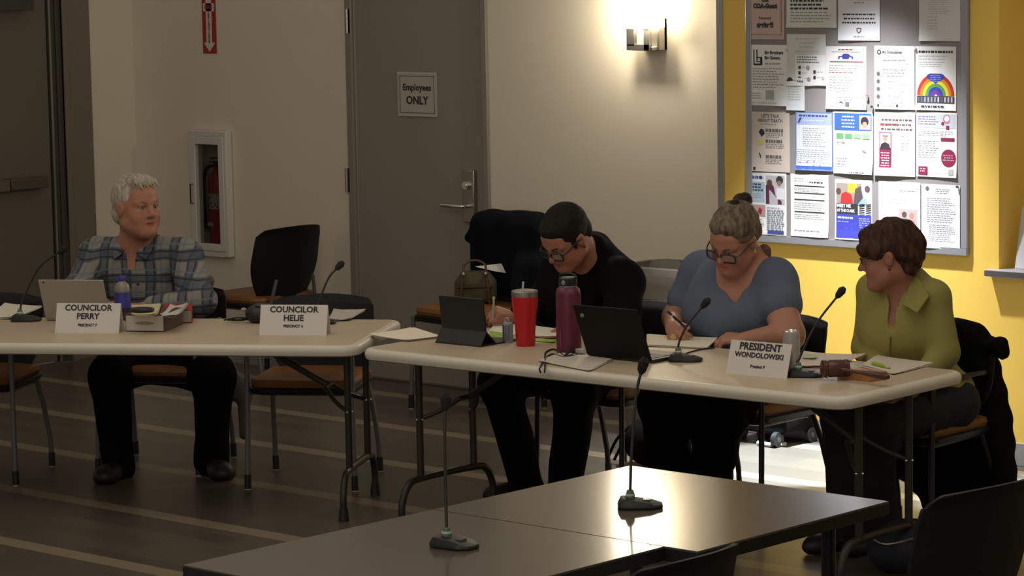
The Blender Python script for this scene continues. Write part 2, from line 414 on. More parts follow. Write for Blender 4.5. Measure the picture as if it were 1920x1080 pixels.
struct(MB().box(XL, XL+0.02, 7.9, Yj, 0.0, 0.012).build('trim_2', mat('threshold_metal', (0.3, 0.26, 0.2), 0.35, 0.8)))
ledge = thing('service_counter', 'dark grey-edged counter ledge under the opening at the right edge', 'counter', (Xo+1.0, YY, ZL))
MB().box(-1.04, 1.8, -0.045, -0.001, -0.03, 0.0).box(-0.998, 1.8, -0.001, 0.6, -0.0295, 0.0).build('countertop', mat('counter_laminate', (0.30, 0.28, 0.28), 0.4), ledge, bevel=0.003)
MB().box(-1.042, 1.8, -0.049, -0.045, -0.027, -0.004).build('edge_band', mat('counter_edge', (0.10, 0.09, 0.095), 0.5), ledge)

# grey employees' door (door_1) with frame, hinges, lock
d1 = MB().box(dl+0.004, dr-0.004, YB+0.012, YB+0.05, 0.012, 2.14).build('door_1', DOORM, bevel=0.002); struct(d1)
b = MB().box(dl-0.045, dl, YB-0.02, YB+0.05, 0, 2.2).box(dr, dr+0.035, YB-0.02, YB+0.05, 0, 2.2).box(dl, dr, YB-0.02, YB+0.05, 2.15, 2.2)
b.box(dl, dl+0.012, YB-0.006, YB+0.03, 0, 2.15)
f_ = b.build('door_frame', FRAMEM, d1, bevel=0.003)
for yy in (17, 315):
    p0 = aty(655, yy, YB); p1 = aty(658, yy+45, YB)
    hb = MB(); x = (p0[0]+p1[0])/2
    hb.tube([(x, YB-0.026, p1[2]), (x, YB-0.026, p0[2])], 0.009, 10).box(x-0.016, x+0.016, YB-0.02, YB-0.016, p1[2], p0[2])
    hb.build('hinge', STEEL, d1)
p0 = aty(869, 318, YB); p1 = aty(893, 407, YB)
lp = MB().box(p0[0], p1[0], YB-0.014, YB+0.012, p1[2]-0.03, p0[2]).build('lock_plate', STEEL, d1, bevel=0.004)
pc = aty(879, 347, YB); MB().tube([(pc[0], YB-0.03, pc[2]), (pc[0], YB-0.01, pc[2])], 0.02, 16).tube([(pc[0], YB-0.036, pc[2]), (pc[0], YB-0.03, pc[2])], 0.011, 12).build('key_cylinder', CHROME, d1)
pl = aty(882, 386, YB); ql = aty(843, 384, YB)
MB().tube(catmull([(pl[0], YB, pl[2]), (pl[0], YB-0.055, pl[2]), (pl[0]-0.04, YB-0.065, pl[2]), (ql[0], YB-0.062, ql[2]+0.002)]), 0.010, 12).build('lever_handle', CHROME, d1)

# left door (door_2) with panic bar and closer box
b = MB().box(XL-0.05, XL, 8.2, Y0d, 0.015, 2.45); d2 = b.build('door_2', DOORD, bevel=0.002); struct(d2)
zb1 = atx(50, 334, XL+0.05)[2]; zb0 = atx(50, 356, XL+0.05)[2]; Ys = float(atx(21, 345, XL+0.07)[1]); Ye = float(atx(97, 345, XL+0.07)[1])
MB().box(XL, XL+0.065, 8.5, Ys, zb0, zb1).build('panic_bar', mat('panic_bar_bronze', (0.17, 0.145, 0.11), 0.4, 0.3), d2, bevel=0.006)
MB().box(XL, XL+0.07, Ys+0.004, Ye-0.02, zb0+0.003, zb1+0.002).build('panic_bar_housing', mat('panic_housing', (0.115, 0.095, 0.068), 0.45, 0.3), d2, bevel=0.006)
zc = atx(30, 20, XL+0.05)[2]; Yc = float(atx(57, 10, XL+0.05)[1])
MB().box(XL, XL+0.08, Yc-0.3, Yc, zc, zc+0.12).build('closer_box', mat('closer_dark', (0.055, 0.052, 0.042), 0.5), d2, bevel=0.004)
b = MB(); ya = Y0d
b.box(XL-0.03, XL+0.004, ya, ya+0.012, 0, 2.45); b.build('weather_strip', BLACK, d2)
y88 = float(atx(89, 0, XL)[1])
MB().box(XL-0.02, XL+0.012, ya+0.010, ya+0.022, 0, 2.45).build('metal_astragal', mat('astragal', (0.36, 0.35, 0.30), 0.3, 0.7), d2)
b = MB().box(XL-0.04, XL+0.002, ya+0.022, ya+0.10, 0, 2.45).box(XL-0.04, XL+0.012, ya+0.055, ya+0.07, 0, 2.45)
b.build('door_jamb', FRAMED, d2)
MB().box(XL-0.03, XL+0.015, ya+0.10, Yj, 0, 2.5).box(XL-0.03, XL+0.022, ya+0.10, ya+0.135, 0, 2.5).build('door_casing', FRAMEL, d2, bevel=0.003)

# ------------------------------------------------------------------ wall things
def tmesh(name, body, size, m, parent, loc, rot=(PI/2, 0, 0), align='CENTER', bold=0.0, sx=1.0, extrude=0.0003):
    vs, fs = text_geo(body, size, align, bold, extrude, sx)
    return MB().add(vs, fs).build(name, m, parent, loc, rot, autos=False)
# EMPLOYEES ONLY notice on the door
a = aty(743, 137, YB); c = aty(818, 218, YB); cx = (a[0]+c[0])/2; cz = (a[2]+c[2])/2; hw = (c[0]-a[0])/2; hh = (a[2]-c[2])/2+0.004
t = thing('door_sign', 'white framed EMPLOYEES ONLY sign taped on the grey door', 'sign', (cx, YB+0.008, cz))
MB().box(-hw, hw, -0.002, 0.002, -hh, hh).build('sheet', C('sign_paper', 0.52, 0.48, 0.42), t)
q = 0.016
b = MB()
for (x0, x1, z0, z1) in ((-hw+q, hw-q, hh-q-0.004, hh-q), (-hw+q, hw-q, -hh+q, -hh+q+0.004), (-hw+q, -hw+q+0.004, -hh+q, hh-q), (hw-q-0.004, hw-q, -hh+q, hh-q)): b.box(x0, x1, -0.0032, -0.002, z0, z1)
b.build('printed_border', C('sign_border', 0.16, 0.15, 0.13), t)
tmesh('lettering', 'Employees', 0.047, INK, t, (0, -0.0026, 0.035), bold=0.0012)
tmesh('lettering', 'ONLY', 0.058, INK, t, (0, -0.0026, -0.032), bold=0.0016)
MB().box(-hw-0.002, hw+0.002, -0.0035, -0.0022, hh-0.006, hh+0.002).build('clear_tape', C('tape', 0.62, 0.6, 0.5, 0.3), t)
MB().box(-hw, hw, -0.0035, -0.0022, -hh, -hh+0.005).build('clear_tape', MATS['tape'], t)
# red fire extinguisher arrow sign
a = aty(382, 100, YB); c = aty(404, 0, YB); hw = (c[0]-a[0])/2; z0 = a[2]; z1 = c[2]+0.02
t = thing('fire_arrow_sign', 'red fire extinguisher sign with white downward arrow on the cream wall', 'sign', ((a[0]+c[0])/2, YB, z0))
H_ = z1-z0; MB().box(-hw, hw, -0.004, 0, 0, H_).build('red_plate', C('sign_red', 0.40, 0.035, 0.03, 0.4), t)
aw = hw*0.42
MB().prism([(-aw, H_*0.93), (-hw*0.75, H_*0.985), (hw*0.75, H_*0.985), (aw, H_*0.93), (aw, H_*0.19), (hw*0.85, H_*0.19), (0, H_*0.03), (-hw*0.85, H_*0.19), (-aw, H_*0.19)][::-1], 0.0041, 0.0047).build('white_arrow', C('sign_white', 0.75, 0.70, 0.62, 0.4), t, rot=(PI/2, 0, 0))
MB().box(-hw*0.8, hw*0.8, -0.0047, -0.004, H_*0.74, H_*0.88).build('white_band', MATS['sign_white'], t)
tmesh('lettering', 'FIRE', 0.030, C('sign_red_ink', 0.36, 0.03, 0.03), t, (0, -0.0055, H_*0.81), bold=0.0012, sx=1.15)
vs_all = MB()
for i, ch in enumerate('EXTINGUISHER'):
    vs, fs = text_geo(ch, 0.021, 'CENTER', 0.0008); vs_all.add([(x, y+H_*0.70-i*H_*0.0455, z) for x, y, z in vs], fs)
vs_all.build('lettering', MATS['sign_red_ink'], t, (0, -0.0055, 0), (PI/2, 0, 0), autos=False)

# extinguisher cabinet
a = aty(352, 243, YB-0.05); c = aty(429, 483, YB-0.05)
fx0, fx1, fz0, fz1 = a[0], c[0], c[2], a[2]-0.004
t = thing('extinguisher_cabinet', 'white glazed fire extinguisher cabinet set in the wall behind the man', 'cabinet', ((fx0+fx1)/2, YB, fz0))
ox, oz = (fx0+fx1)/2, fz0
def R_(x0, x1, y0, y1, z0_, z1_): return (x0-ox, x1-ox, y0, y1, z0_-oz, z1_-oz)
gx0, gx1, gz0, gz1 = aty(366, 270, YB-0.05)[0], aty(415, 455, YB-0.05)[0], aty(390, 457, YB-0.05)[2], aty(390, 271, YB-0.05)[2]
b = MB(); e = 0.004
for r_ in (R_(fx0, gx0, -0.05, -0.003, fz0, fz1), R_(gx1, fx1, -0.05, -0.003, fz0, fz1), R_(gx0, gx1, -0.05, -0.003, fz0, gz0), R_(gx0, gx1, -0.05, -0.003, gz1, fz1)): b.box(*r_)
b.build('body', WHITEP, t, bevel=0.004)
b = MB()
for r_ in (R_(gx0-0.045, gx0, -0.058, -0.05, gz0-0.035, gz1+0.04), R_(gx1, gx1+0.04, -0.058, -0.05, gz0-0.035, gz1+0.04), R_(gx0, gx1, -0.058, -0.05, gz0-0.035, gz0), R_(gx0, gx1, -0.058, -0.05, gz1, gz1+0.04)): b.box(*r_)
dd = b.build('door', WHITEP, t, bevel=0.003)
hz0, hz1 = aty(360, 381, YB-0.06)[2]-oz, aty(360, 345, YB-0.06)[2]-oz; hx = aty(361, 362, YB-0.06)[0]-ox
MB().tube([(hx, -0.055, hz0), (hx, -0.075, hz0), (hx, -0.075, hz1), (hx, -0.055, hz1)], 0.004, 8).build('handle', BLACK, dd)
MB().box(gx0-ox, gx1-ox, -0.030, -0.027, gz0-oz, gz1-oz).build('glass_pane', glass_mat('cabinet_glass', (0.74, 0.74, 0.72), 0.05), dd)
b = MB(); X0, X1, Z0, Z1 = cx0-ox+0.002, cx1-ox-0.002, cz0-oz+0.002, cz1-oz-0.002
b.box(X0, X1, 0.128, 0.138, Z0, Z1).box(X0, X0+0.006, 0, 0.128, Z0, Z1).box(X1-0.006, X1, 0, 0.128, Z0, Z1).box(X0, X1, 0, 0.128, Z0, Z0+0.006).box(X0, X1, 0, 0.128, Z1-0.006, Z1)
b.build('liner', C('cabinet_liner', 0.85, 0.81, 0.74), t)
# extinguisher standing in it
ep = aty(404, 452, YB+0.07); ex = min(cx1-0.062, aty(407, 400, YB+0.07)[0]+0.01); ez = cz0+0.009
t = thing('fire_extinguisher', 'red fire extinguisher with black hose behind the cabinet glass', 'fire extinguisher', (ex, YB+0.07, ez))
hb_ = 0.40
MB().lathe([(0.045, 0), (0.05, 0.008), (0.05, hb_-0.05), (0.042, hb_-0.02), (0.022, hb_), (0.016, hb_+0.02)], n=24).build('cylinder', C('extinguisher_red', 0.42, 0.014, 0.022, 0.3), t)
MB().lathe([(0.0508, 0.19), (0.0508, 0.275)], n=24).build('instruction_label', C('ext_label', 0.5, 0.47, 0.42), t)
b = MB()
for k in range(14):
    aa = -PI/2+random.uniform(-1.1, 0.8); zz = random.uniform(0.2, 0.262); r_ = 0.0515
    b.ball((r_*math.cos(aa), r_*math.sin(aa), zz), 0.006, 6, (1, 0.4, 1))
b.build('label_print', INK, t)
MB().ball((-0.015, -0.048, 0.105), 0.022, 10, (1.3, 0.25, 0.6)).build('emblem', C('ext_emblem', 0.5, 0.45, 0.42), t)
MB().lathe([(0.016, hb_+0.018), (0.018, hb_+0.045)], n=12).box(-0.05, 0.03, -0.012, 0.012, hb_+0.045, hb_+0.052).box(-0.045, 0.03, -0.01, 0.01, hb_+0.066, hb_+0.073).build('valve_handle', BLACK, t)
MB().tube(catmull([(-0.01, -0.02, hb_+0.03), (-0.05, -0.035, hb_+0.01), (-0.066, -0.04, hb_-0.08), (-0.064, -0.04, 0.16)]), 0.009, 8).tube([(-0.064, -0.04, 0.17), (-0.062, -0.042, 0.08)], [0.009, 0.014], 8).build('hose', BLACK, t)

# wall sconce
sp_ = aty(1225, 93, YB); sx_ = sp_[0]+0.01; sz = sp_[2]
t = thing('wall_sconce', 'glowing wall sconce with white box shade and brushed metal bracket', 'wall lamp', (sx_, YB, sz))
b = MB().box(-0.055, 0.075, -0.02, 0, 0.0, 0.16).box(-0.045, 0.065, -0.10, -0.02, 0.0, 0.016).box(-0.085, -0.035, -0.11, -0.09, 0.02, 0.105).box(0.02, 0.055, -0.11, -0.09, 0.0, 0.105).box(-0.085, 0.055, -0.11, -0.09, 0.0, 0.03)
b.build('bracket', STEEL, t, bevel=0.002)
MB().box(0.06, 0.075, -0.06, 0.0, 0.0, 0.15).build('side_plate', STEEL, t, bevel=0.002)
SH = mat('sconce_glass', (0.9, 0.9, 0.86), 0.5, emit=(1.0, 0.88, 0.62), estr=15.0)
MB().rrect(0.10, 0.045, 0.02, [(0.004, 0.105), (0, 0.112), (0, 0.36), (0.004, 0.366)], c=(0.005, -0.085)).build('shade', SH, t)
lamp('sconce_bulb', 'POINT', (sx_-0.04, YB-0.20, sz+0.17), 8.5, (1.0, 0.88, 0.68), 0.03)

# ------------------------------------------------------------------ bulletin board
bx0 = float(aty(1399, 200, YY-0.02)[0]); bx1 = float(aty(1813, 200, YY-0.02)[0]); bz0 = float(aty(1620, 467, YY-0.02)[2]); bz1 = 2.12
t = thing('bulletin_board', 'grey fabric notice board in aluminium frame on yellow wall', 'notice board', ((bx0+bx1)/2, YY, bz0))
bw = (bx1-bx0)/2; bh = bz1-bz0; fr = 0.032
MB().box(-bw+0.01, bw-0.01, -0.014, 0, 0.01, bh-0.01).build('fabric_panel', mat('board_fabric', (0.27, 0.25, 0.245), 0.9, noise=0.06, scale=150), t)
b = MB().box(-bw, bw, -0.022, 0, 0, fr).box(-bw, bw, -0.022, 0, bh-fr, bh).box(-bw, -bw+fr, -0.022, 0, fr, bh-fr).box(bw-fr, bw, -0.022, 0, fr, bh-fr)
b.build('frame', mat('board_frame', (0.36, 0.36, 0.39), 0.4, 0.3), t, bevel=0.003)

YP = YY-0.0165
_cm = {}
def colmat(c):
    k = tuple(round(v, 3) for v in c)
    if k not in _cm: _cm[k] = mat('print_%d' % len(_cm), k, 0.75)
    return _cm[k]
W1 = (0.80, 0.80, 0.79)
def flyer(px0, py0, px1, py1, label, paint, paper=W1, layer=0, tilt=0.0, name='flyer', group='flyers pinned on the board'):
    mx, my = (px0+px1)/2, (py0+py1)/2
    x0 = aty(px0, my, YP)[0]; x1 = aty(px1, my, YP)[0]; z1_ = aty(mx, py0, YP)[2]; z0_ = aty(mx, py1, YP)[2]
    W_, H2 = x1-x0, z1_-z0_
    cols = [paper]; B = MB(); cu = random.uniform(0.002, 0.009); sd = random.random()*6
    def disp(u, v): return -(0.0006+0.002*layer) - cu*max(0, (0.3-v)/0.3)**2*(0.5+0.5*math.sin(3*u+sd)) - 0.0015*abs(math.sin(2.5*u+sd))
    def P(u, v, lift=0): return ((u-0.5)*W_, disp(u, v)-lift, (v-0.5)*H2)
    n = 8
    for s_ in (0, 1):
        vs = [P(i/n, j/n, 0.0 if s_ == 0 else -0.0005) for j in range(n+1) for i in range(n+1)]
        B.add(vs, [(j*(n+1)+i, j*(n+1)+i+1, (j+1)*(n+1)+i+1, (j+1)*(n+1)+i) for j in range(n) for i in range(n)])
    def setc(c):
        if c not in cols: cols.append(c)
        B.mat(cols.index(c))
    state = {'k': 1}
    class Pn:
        def rect(s, u0, v0, u1, v1, c, nx=4):     # u right, v down from the top
            setc(c); L_ = 0.0004+0.00012*state['k']; state['k'] += 1
            ny = max(1, int(round(abs(v1-v0)*9))); nx = max(nx, int(abs(u1-u0)*6)) if nx > 1 else 1
            vs = [P(u0+(u1-u0)*i/nx, 1-(v0+(v1-v0)*j/ny), L_) for j in range(ny+1) for i in range(nx+1)]
            B.add(vs, [(j*(nx+1)+i, (j+1)*(nx+1)+i, (j+1)*(nx+1)+i+1, j*(nx+1)+i+1) for j in range(ny) for i in range(nx)])
        def poly(s, pts, c):
            setc(c); L_ = 0.0004+0.00012*state['k']; state['k'] += 1
            B.add([P(u, 1-v, L_) for u, v in pts], [tuple(range(len(pts)))])
        def lines(s, u0, u1, v0, v1, n_, c=(0.33, 0.33, 0.34), th=0.35, jag=0.25, center=False):
            for i in range(n_):
                v = v0+(v1-v0)*(i+0.5)/n_; hv = (v1-v0)/n_*th/2; L2 = (u1-u0)*(1-jag*random.random())
                a_ = u0+((u1-u0)-L2)/2 if center else u0
                u = a_
                while u < a_+L2-0.01:   # words
                    wl = random.uniform(0.03, 0.10); s.rect(u, v-hv, min(u+wl, a_+L2), v+hv, c, 1); u += wl+0.018; state['k'] -= 1
                state['k'] += 0
        def text(s, body, u, v, size, c=(0.05, 0.05, 0.06), bold=0.0006, align='CENTER', sx=1.0):
            setc(c); vs, fs = text_geo(body, size*H2, align, bold*size*8, 0.0, sx)
            L_ = 0.0005+0.00012*state['k']; state['k'] += 1
            B.add([P(u+x/W_, 1-v+y/H2, L_) for x, y, z in vs], fs)
        def disc(s, u, v, ru, c, n_=18, a0=0, a1=2*PI):
            s.poly([(u+ru*math.cos(a0+(a1-a0)*i/n_), v+ru*W_/H2*math.sin(a0+(a1-a0)*i/n_)) for i in range(n_)], c)
        def arc(s, u, v, r0, r1, c, n_=18):
            setc(c); L_ = 0.0004+0.00012*state['k']; state['k'] += 1; vs = []
            for i in range(n_+1):
                a_ = PI+PI*i/n_
                for r_ in (r0, r1): vs.append(P(u+r_*math.cos(a_), 1-(v+r_*W_/H2*math.sin(a_)), L_))
            B.add(vs, [(2*i, 2*i+1, 2*i+3, 2*i+2) for i in range(n_)])
    paint(Pn())
    o = B.build(name, [colmat(c) for c in cols], None, ((x0+x1)/2, YP, (z0_+z1_)/2), (0, tilt, 0), autos=False)
    tag(o, label, 'poster' if name == 'flyer' else 'card', group)
    return o
BL = (0.03, 0.03, 0.04); GR = (0.30, 0.30, 0.31); LG = (0.5, 0.5, 0.5); NAVY = (0.03, 0.05, 0.28); BLUE = (0.04, 0.12, 0.62); RED = (0.45, 0.03, 0.04); MAR = (0.22, 0.01, 0.06)
def f1(p):
    for r in ((0.07, 0.0, 0.09, 0.9), (0.91, 0.0, 0.93, 0.9), (0.07, 0.885, 0.93, 0.9)): p.rect(*r, (0.22, 0.12, 0.13))
    p.text('Guest', 0.5, 0.09, 0.085, bold=0.0015); p.text('COA-Guest', 0.5, 0.22, 0.14, bold=0.002); p.text('Password:', 0.5, 0.50, 0.09, (0.1, 0.05, 0.06)); p.text('spring!!', 0.5, 0.66, 0.16, bold=0.002)
flyer(1400, -6, 1471, 74, 'pink COA-Guest password sheet at top left of the board', f1, (0.58, 0.42, 0.38))
def f2(p): p.lines(0.08, 0.85, 0.25, 0.55, 3, BL, 0.5); p.lines(0.08, 0.9, 0.56, 0.88, 4, GR)
flyer(1475, -20, 1569, 52, 'white sheet with bold paragraph lines beside the pink sheet', f2, (0.66, 0.68, 0.62))
def shield(p, u, v, s): 
    k = [(-1, -0.8), (0, -1.1), (1, -0.8), (0.9, 0.4), (0, 1.3), (-0.9, 0.4)]
    p.poly([(u+a_*s, v+b_*s*0.75) for a_, b_ in k], (0.12, 0.11, 0.11)); p.poly([(u+a_*s*0.6, v+b_*s*0.45) for a_, b_ in k], (0.7, 0.7, 0.7))
def f3(p): shield(p, 0.5, 0.22, 0.06); p.lines(0.38, 0.62, 0.30, 0.36, 1, GR, jag=0); p.lines(0.1, 0.9, 0.5, 0.72, 3, BL, 0.35, 0.1, True); shield(p, 0.5, 0.82, 0.06); p.lines(0.38, 0.62, 0.90, 0.96, 1, GR, jag=0)
flyer(1572, -30, 1650, 76, 'white notice with two small shield crests near the board top', f3, (0.74, 0.74, 0.78))
def f4(p): p.lines(0.15, 0.6, 0.02, 0.10, 1, GR); p.lines(0.22, 0.78, 0.2, 0.5, 7, LG); p.lines(0.2, 0.5, 0.52, 0.8, 5, LG)
flyer(1724, -22, 1801, 77, 'pale typed form at the top right corner of the board', f4, (0.66, 0.66, 0.66))
def f5(p):
    for r in ((0.12, 0.08, 0.15, 0.33), (0.20, 0.08, 0.23, 0.28), (0.12, 0.31, 0.34, 0.34), (0.30, 0.20, 0.36, 0.33), (0.20, 0.20, 0.32, 0.22), (0.20, 0.27, 0.3, 0.285)): p.rect(*r, BL)
    p.text('Big Brothers', 0.42, 0.13, 0.075, BL, 0.0012, 'LEFT'); p.text('Big Sisters.', 0.42, 0.215, 0.075, BL, 0.0012, 'LEFT'); p.lines(0.42, 0.9, 0.28, 0.34, 1, GR)
    p.lines(0.1, 0.92, 0.37, 0.72, 8, GR); p.lines(0.08, 0.36, 0.78, 0.90, 3, GR); p.lines(0.05, 0.9, 0.93, 0.98, 1, LG)
    p.rect(0.44, 0.745, 0.66, 0.90, (0.40, 0.41, 0.41))
flyer(1405, 84, 1476, 198, 'white Big Brothers Big Sisters flyer with outlined letter b', f5)
def f6(p): p.lines(0.2, 0.85, 0.05, 0.45, 5, LG, 0.3, 0.4, True)
flyer(1476, 64, 1549, 161, 'blank-looking page of faint lines under the appliance sheet', f6, (0.66, 0.67, 0.64))
def f7(p):
    p.lines(0.05, 0.95, 0.03, 0.28, 3, BL, 0.35)
    for i, (u, v) in enumerate(((0.1, 0.36), (0.1, 0.54), (0.1, 0.72), (0.6, 0.5), (0.6, 0.68))): p.rect(u, v, u+0.08, v+0.11, BL); p.lines(u+0.12, u+0.34, v+0.02, v+0.08, 1, LG)
    p.disc(0.42, 0.42, 0.06, GR); p.disc(0.45, 0.80, 0.06, GR); p.rect(0.88, 0.70, 0.96, 0.8, LG)
flyer(1492, 103, 1549, 160, 'half sheet of small black appliance pictures', f7, W1, layer=1)
def f7b(p):
    p.disc(0.2, -0.0+0.10, 0.17, (0.04, 0.04, 0.04)); p.lines(0.4, 0.95, 0.05, 0.16, 1, BL, 0.5); p.lines(0.1, 0.9, 0.3, 0.7, 5, LG)
flyer(1476, 146, 1510, 207, 'narrow white card with round black badge', f7b, (0.72, 0.76, 0.78), layer=2, name='flyer')
def f8(p):
    p.lines(0.3, 0.7, 0.03, 0.07, 1, RED, 0.5, 0.1, True); p.rect(0.15, 0.085, 0.85, 0.093, (0.3, 0.05, 0.1))
    p.poly([(0.30, 0.20), (0.32, 0.155), (0.40, 0.15), (0.44, 0.115), (0.56, 0.115), (0.62, 0.15), (0.68, 0.16), (0.68, 0.20)], NAVY)
    p.disc(0.38, 0.195, 0.035, W1); p.disc(0.61, 0.195, 0.035, W1); p.rect(0.1, 0.235, 0.92, 0.25, (0.40, 0.06, 0.10))
    p.lines(0.08, 0.92, 0.28, 0.40, 3, LG); p.lines(0.08, 0.85, 0.40, 0.43, 1, (0.5, 0.1, 0.12)); p.lines(0.08, 0.7, 0.46, 0.72, 6, LG); p.lines(0.3, 0.75, 0.78, 0.86, 2, LG, center=True)
    p.poly([(0.3, 0.9), (0.38, 0.87), (0.45, 0.91), (0.38, 0.89)], BL); p.rect(0.48, 0.88, 0.58, 0.95, (0.15, 0.15, 0.17))
flyer(1549, 87, 1625, 205, 'white flyer with small blue car picture', f8)
def f9(p):
    p.disc(0.12, 0.10, 0.055, BL); p.disc(0.12, 0.10, 0.028, W1); p.text('My Ombudsman', 0.20, 0.10, 0.062, (0.08, 0.08, 0.1), 0.001, 'LEFT', 0.92)
    p.lines(0.22, 0.8, 0.2, 0.25, 1, GR, center=True, jag=0); p.lines(0.1, 0.9, 0.25, 0.3, 1, LG); p.lines(0.22, 0.8, 0.35, 0.5, 3, GR, jag=0.1); p.lines(0.22, 0.8, 0.52, 0.74, 4, LG, jag=0.15)
    for v in (0.44, 0.56, 0.68, 0.80): p.disc(0.10, v, 0.045, (0.10, 0.10, 0.11))
    p.lines(0.35, 0.7, 0.77, 0.83, 2, LG); p.lines(0.1, 0.9, 0.86, 0.97, 2, LG); p.disc(0.1, 0.94, 0.03, BL); p.rect(0.55, 0.92, 0.6, 0.96, BL)
flyer(1640, 86, 1715, 205, 'white My Ombudsman flyer with round black icons down its left', f9)
def f10(p):
    p.lines(0.08, 0.92, 0.06, 0.11, 1, BL, 0.7, 0.0, True); p.lines(0.08, 0.92, 0.13, 0.22, 2, LG); p.lines(0.08, 0.7, 0.23, 0.33, 3, LG)
    rr = ((0.46, (0.50, 0.03, 0.02)), (0.39, (0.62, 0.20, 0.02)), (0.32, (0.72, 0.62, 0.03)), (0.25, (0.10, 0.28, 0.10)), (0.18, (0.03, 0.05, 0.35)), (0.11, (0.16, 0.04, 0.30)))
    for (r_, c_) in rr: p.arc(0.5, 0.77, r_-0.075, r_, c_)
    hp = [(0.5, 0.655)]+[(0.5+0.22*(math.sin(t_)**3), 0.49-0.013*6*(0.8125*math.cos(t_)*1.25-0.3125*math.cos(2*t_)-0.125*math.cos(3*t_)-0.0625*math.cos(4*t_))) for t_ in np.linspace(PI, -PI, 30)[1:-1]]
    p.poly(hp, (0.03, 0.05, 0.36)); p.lines(0.36, 0.64, 0.44, 0.56, 4, (0.25, 0.3, 0.55), center=True, jag=0.1)
    p.rect(0.04, 0.775, 0.96, 0.885, (0.05, 0.05, 0.07)); 
    for i in range(11): p.rect(0.06+i*0.082, 0.79, 0.10+i*0.082, 0.87, random.choice([(0.3, 0.3, 0.35), (0.5, 0.45, 0.5), (0.12, 0.1, 0.14)]), 1)
    p.lines(0.15, 0.9, 0.91, 0.96, 1, BL, 0.5)
flyer(1717, 87, 1793, 207, 'flyer with a rainbow arch and dark blue heart', f10)
def f11(p):
    p.text("LET'S TALK", 0.5, 0.07, 0.075, (0.10, 0.08, 0.06), 0.0006, sx=1.0); p.text('ABOUT DEATH', 0.5, 0.145, 0.075, (0.10, 0.08, 0.06), 0.0006, sx=1.0); p.lines(0.25, 0.8, 0.19, 0.22, 1, GR)
    p.poly([(0.2, 0.34), (0.26, 0.28), (0.33, 0.30), (0.36, 0.36), (0.28, 0.42)], BL); p.poly([(0.18, 0.48), (0.3, 0.46), (0.33, 0.54), (0.2, 0.56)], (0.6, 0.55, 0.12)); p.poly([(0.2, 0.69), (0.23, 0.69), (0.27, 0.77), (0.24, 0.77)], BL)
    for v in (0.27, 0.45, 0.71): p.lines(0.38, 0.85, v, v+0.07, 1, (0.14, 0.12, 0.1), 0.7); p.lines(0.38, 0.85, v+0.07, v+0.16, 3, GR)
    p.rect(0.06, 0.93, 0.12, 0.98, BL)
flyer(1409, 210, 1481, 322, "cream LET'S TALK ABOUT DEATH flyer", f11, (0.62, 0.54, 0.47))
def f12(p):
    p.rect(0.0, 0.0, 1, 1, (0.14, 0.20, 0.42)); p.rect(0.03, 0.02, 0.97, 0.98, (0.66, 0.70, 0.76)); p.rect(0.03, 0.02, 0.97, 0.22, (0.35, 0.42, 0.62))
    p.poly([(0.12, 0.10), (0.9, 0.10), (0.84, 0.19), (0.06, 0.19)], NAVY); p.lines(0.2, 0.75, 0.12, 0.17, 1, (0.6, 0.6, 0.7), jag=0); p.lines(0.1, 0.9, 0.04, 0.09, 1, NAVY, 0.6, 0)
    p.lines(0.2, 0.85, 0.26, 0.6, 9, GR); p.lines(0.05, 0.95, 0.63, 0.88, 7, GR); p.rect(0.03, 0.92, 0.97, 0.975, BLUE)
flyer(1492, 210, 1562, 320, 'pale blue framed flyer with navy banner', f12, (0.62, 0.66, 0.74))
def f13(p):
    p.rect(0.03, 0.02, 0.97, 0.30, BLUE); p.rect(0.66, 0.05, 0.95, 0.28, (0.45, 0.35, 0.4)); p.disc(0.80, 0.15, 0.10, (0.03, 0.02, 0.03)); p.disc(0.80, 0.2, 0.06, (0.45, 0.28, 0.22))
    p.lines(0.2, 0.55, 0.05, 0.27, 4, (0.6, 0.65, 0.8), 0.4, 0.2, True)
    for i in range(4): p.rect(0.08+i*0.22, 0.35, 0.26+i*0.22, 0.43, (0.12, 0.32, 0.13) if i < 2 else (0.25, 0.5, 0.25))
    p.lines(0.1, 0.35, 0.46, 0.52, 1, GR); p.poly([(0.7, 0.62), (0.8, 0.60), (0.86, 0.66), (0.78, 0.64)], GR); p.lines(0.1, 0.4, 0.72, 0.9, 4, (0.6, 0.62, 0.66)); p.lines(0.4, 0.8, 0.96, 0.99, 1, BL, jag=0)
flyer(1563, 210, 1637, 326, 'white flyer with bright blue header and four green squares', f13)
def f14(p):
    p.lines(0.15, 0.95, 0.08, 0.30, 3, (0.10, 0.08, 0.08), 0.4, 0.15, True)
    p.lines(0.15, 0.6, 0.155, 0.23, 1, RED, 0.5, 0.0)
    p.rect(0.12, 0.31, 0.42, 0.87, MAR); p.rect(0.14, 0.325, 0.40, 0.56, (0.62, 0.55, 0.5)); p.disc(0.27, 0.42, 0.055, (0.45, 0.25, 0.18)); p.poly([(0.14, 0.58), (0.17, 0.5), (0.27, 0.47), (0.37, 0.5), (0.40, 0.58)], (0.03, 0.02, 0.03))
    p.rect(0.20, 0.36, 0.34, 0.385, (0.2, 0.18, 0.18)); p.lines(0.16, 0.38, 0.62, 0.86, 6, (0.7, 0.6, 0.6), 0.4, 0.2, True); p.lines(0.65, 0.9, 0.34, 0.6, 5, (0.62, 0.62, 0.62))
flyer(1640, 211, 1716, 330, 'white flyer with a maroon portrait panel', f14)
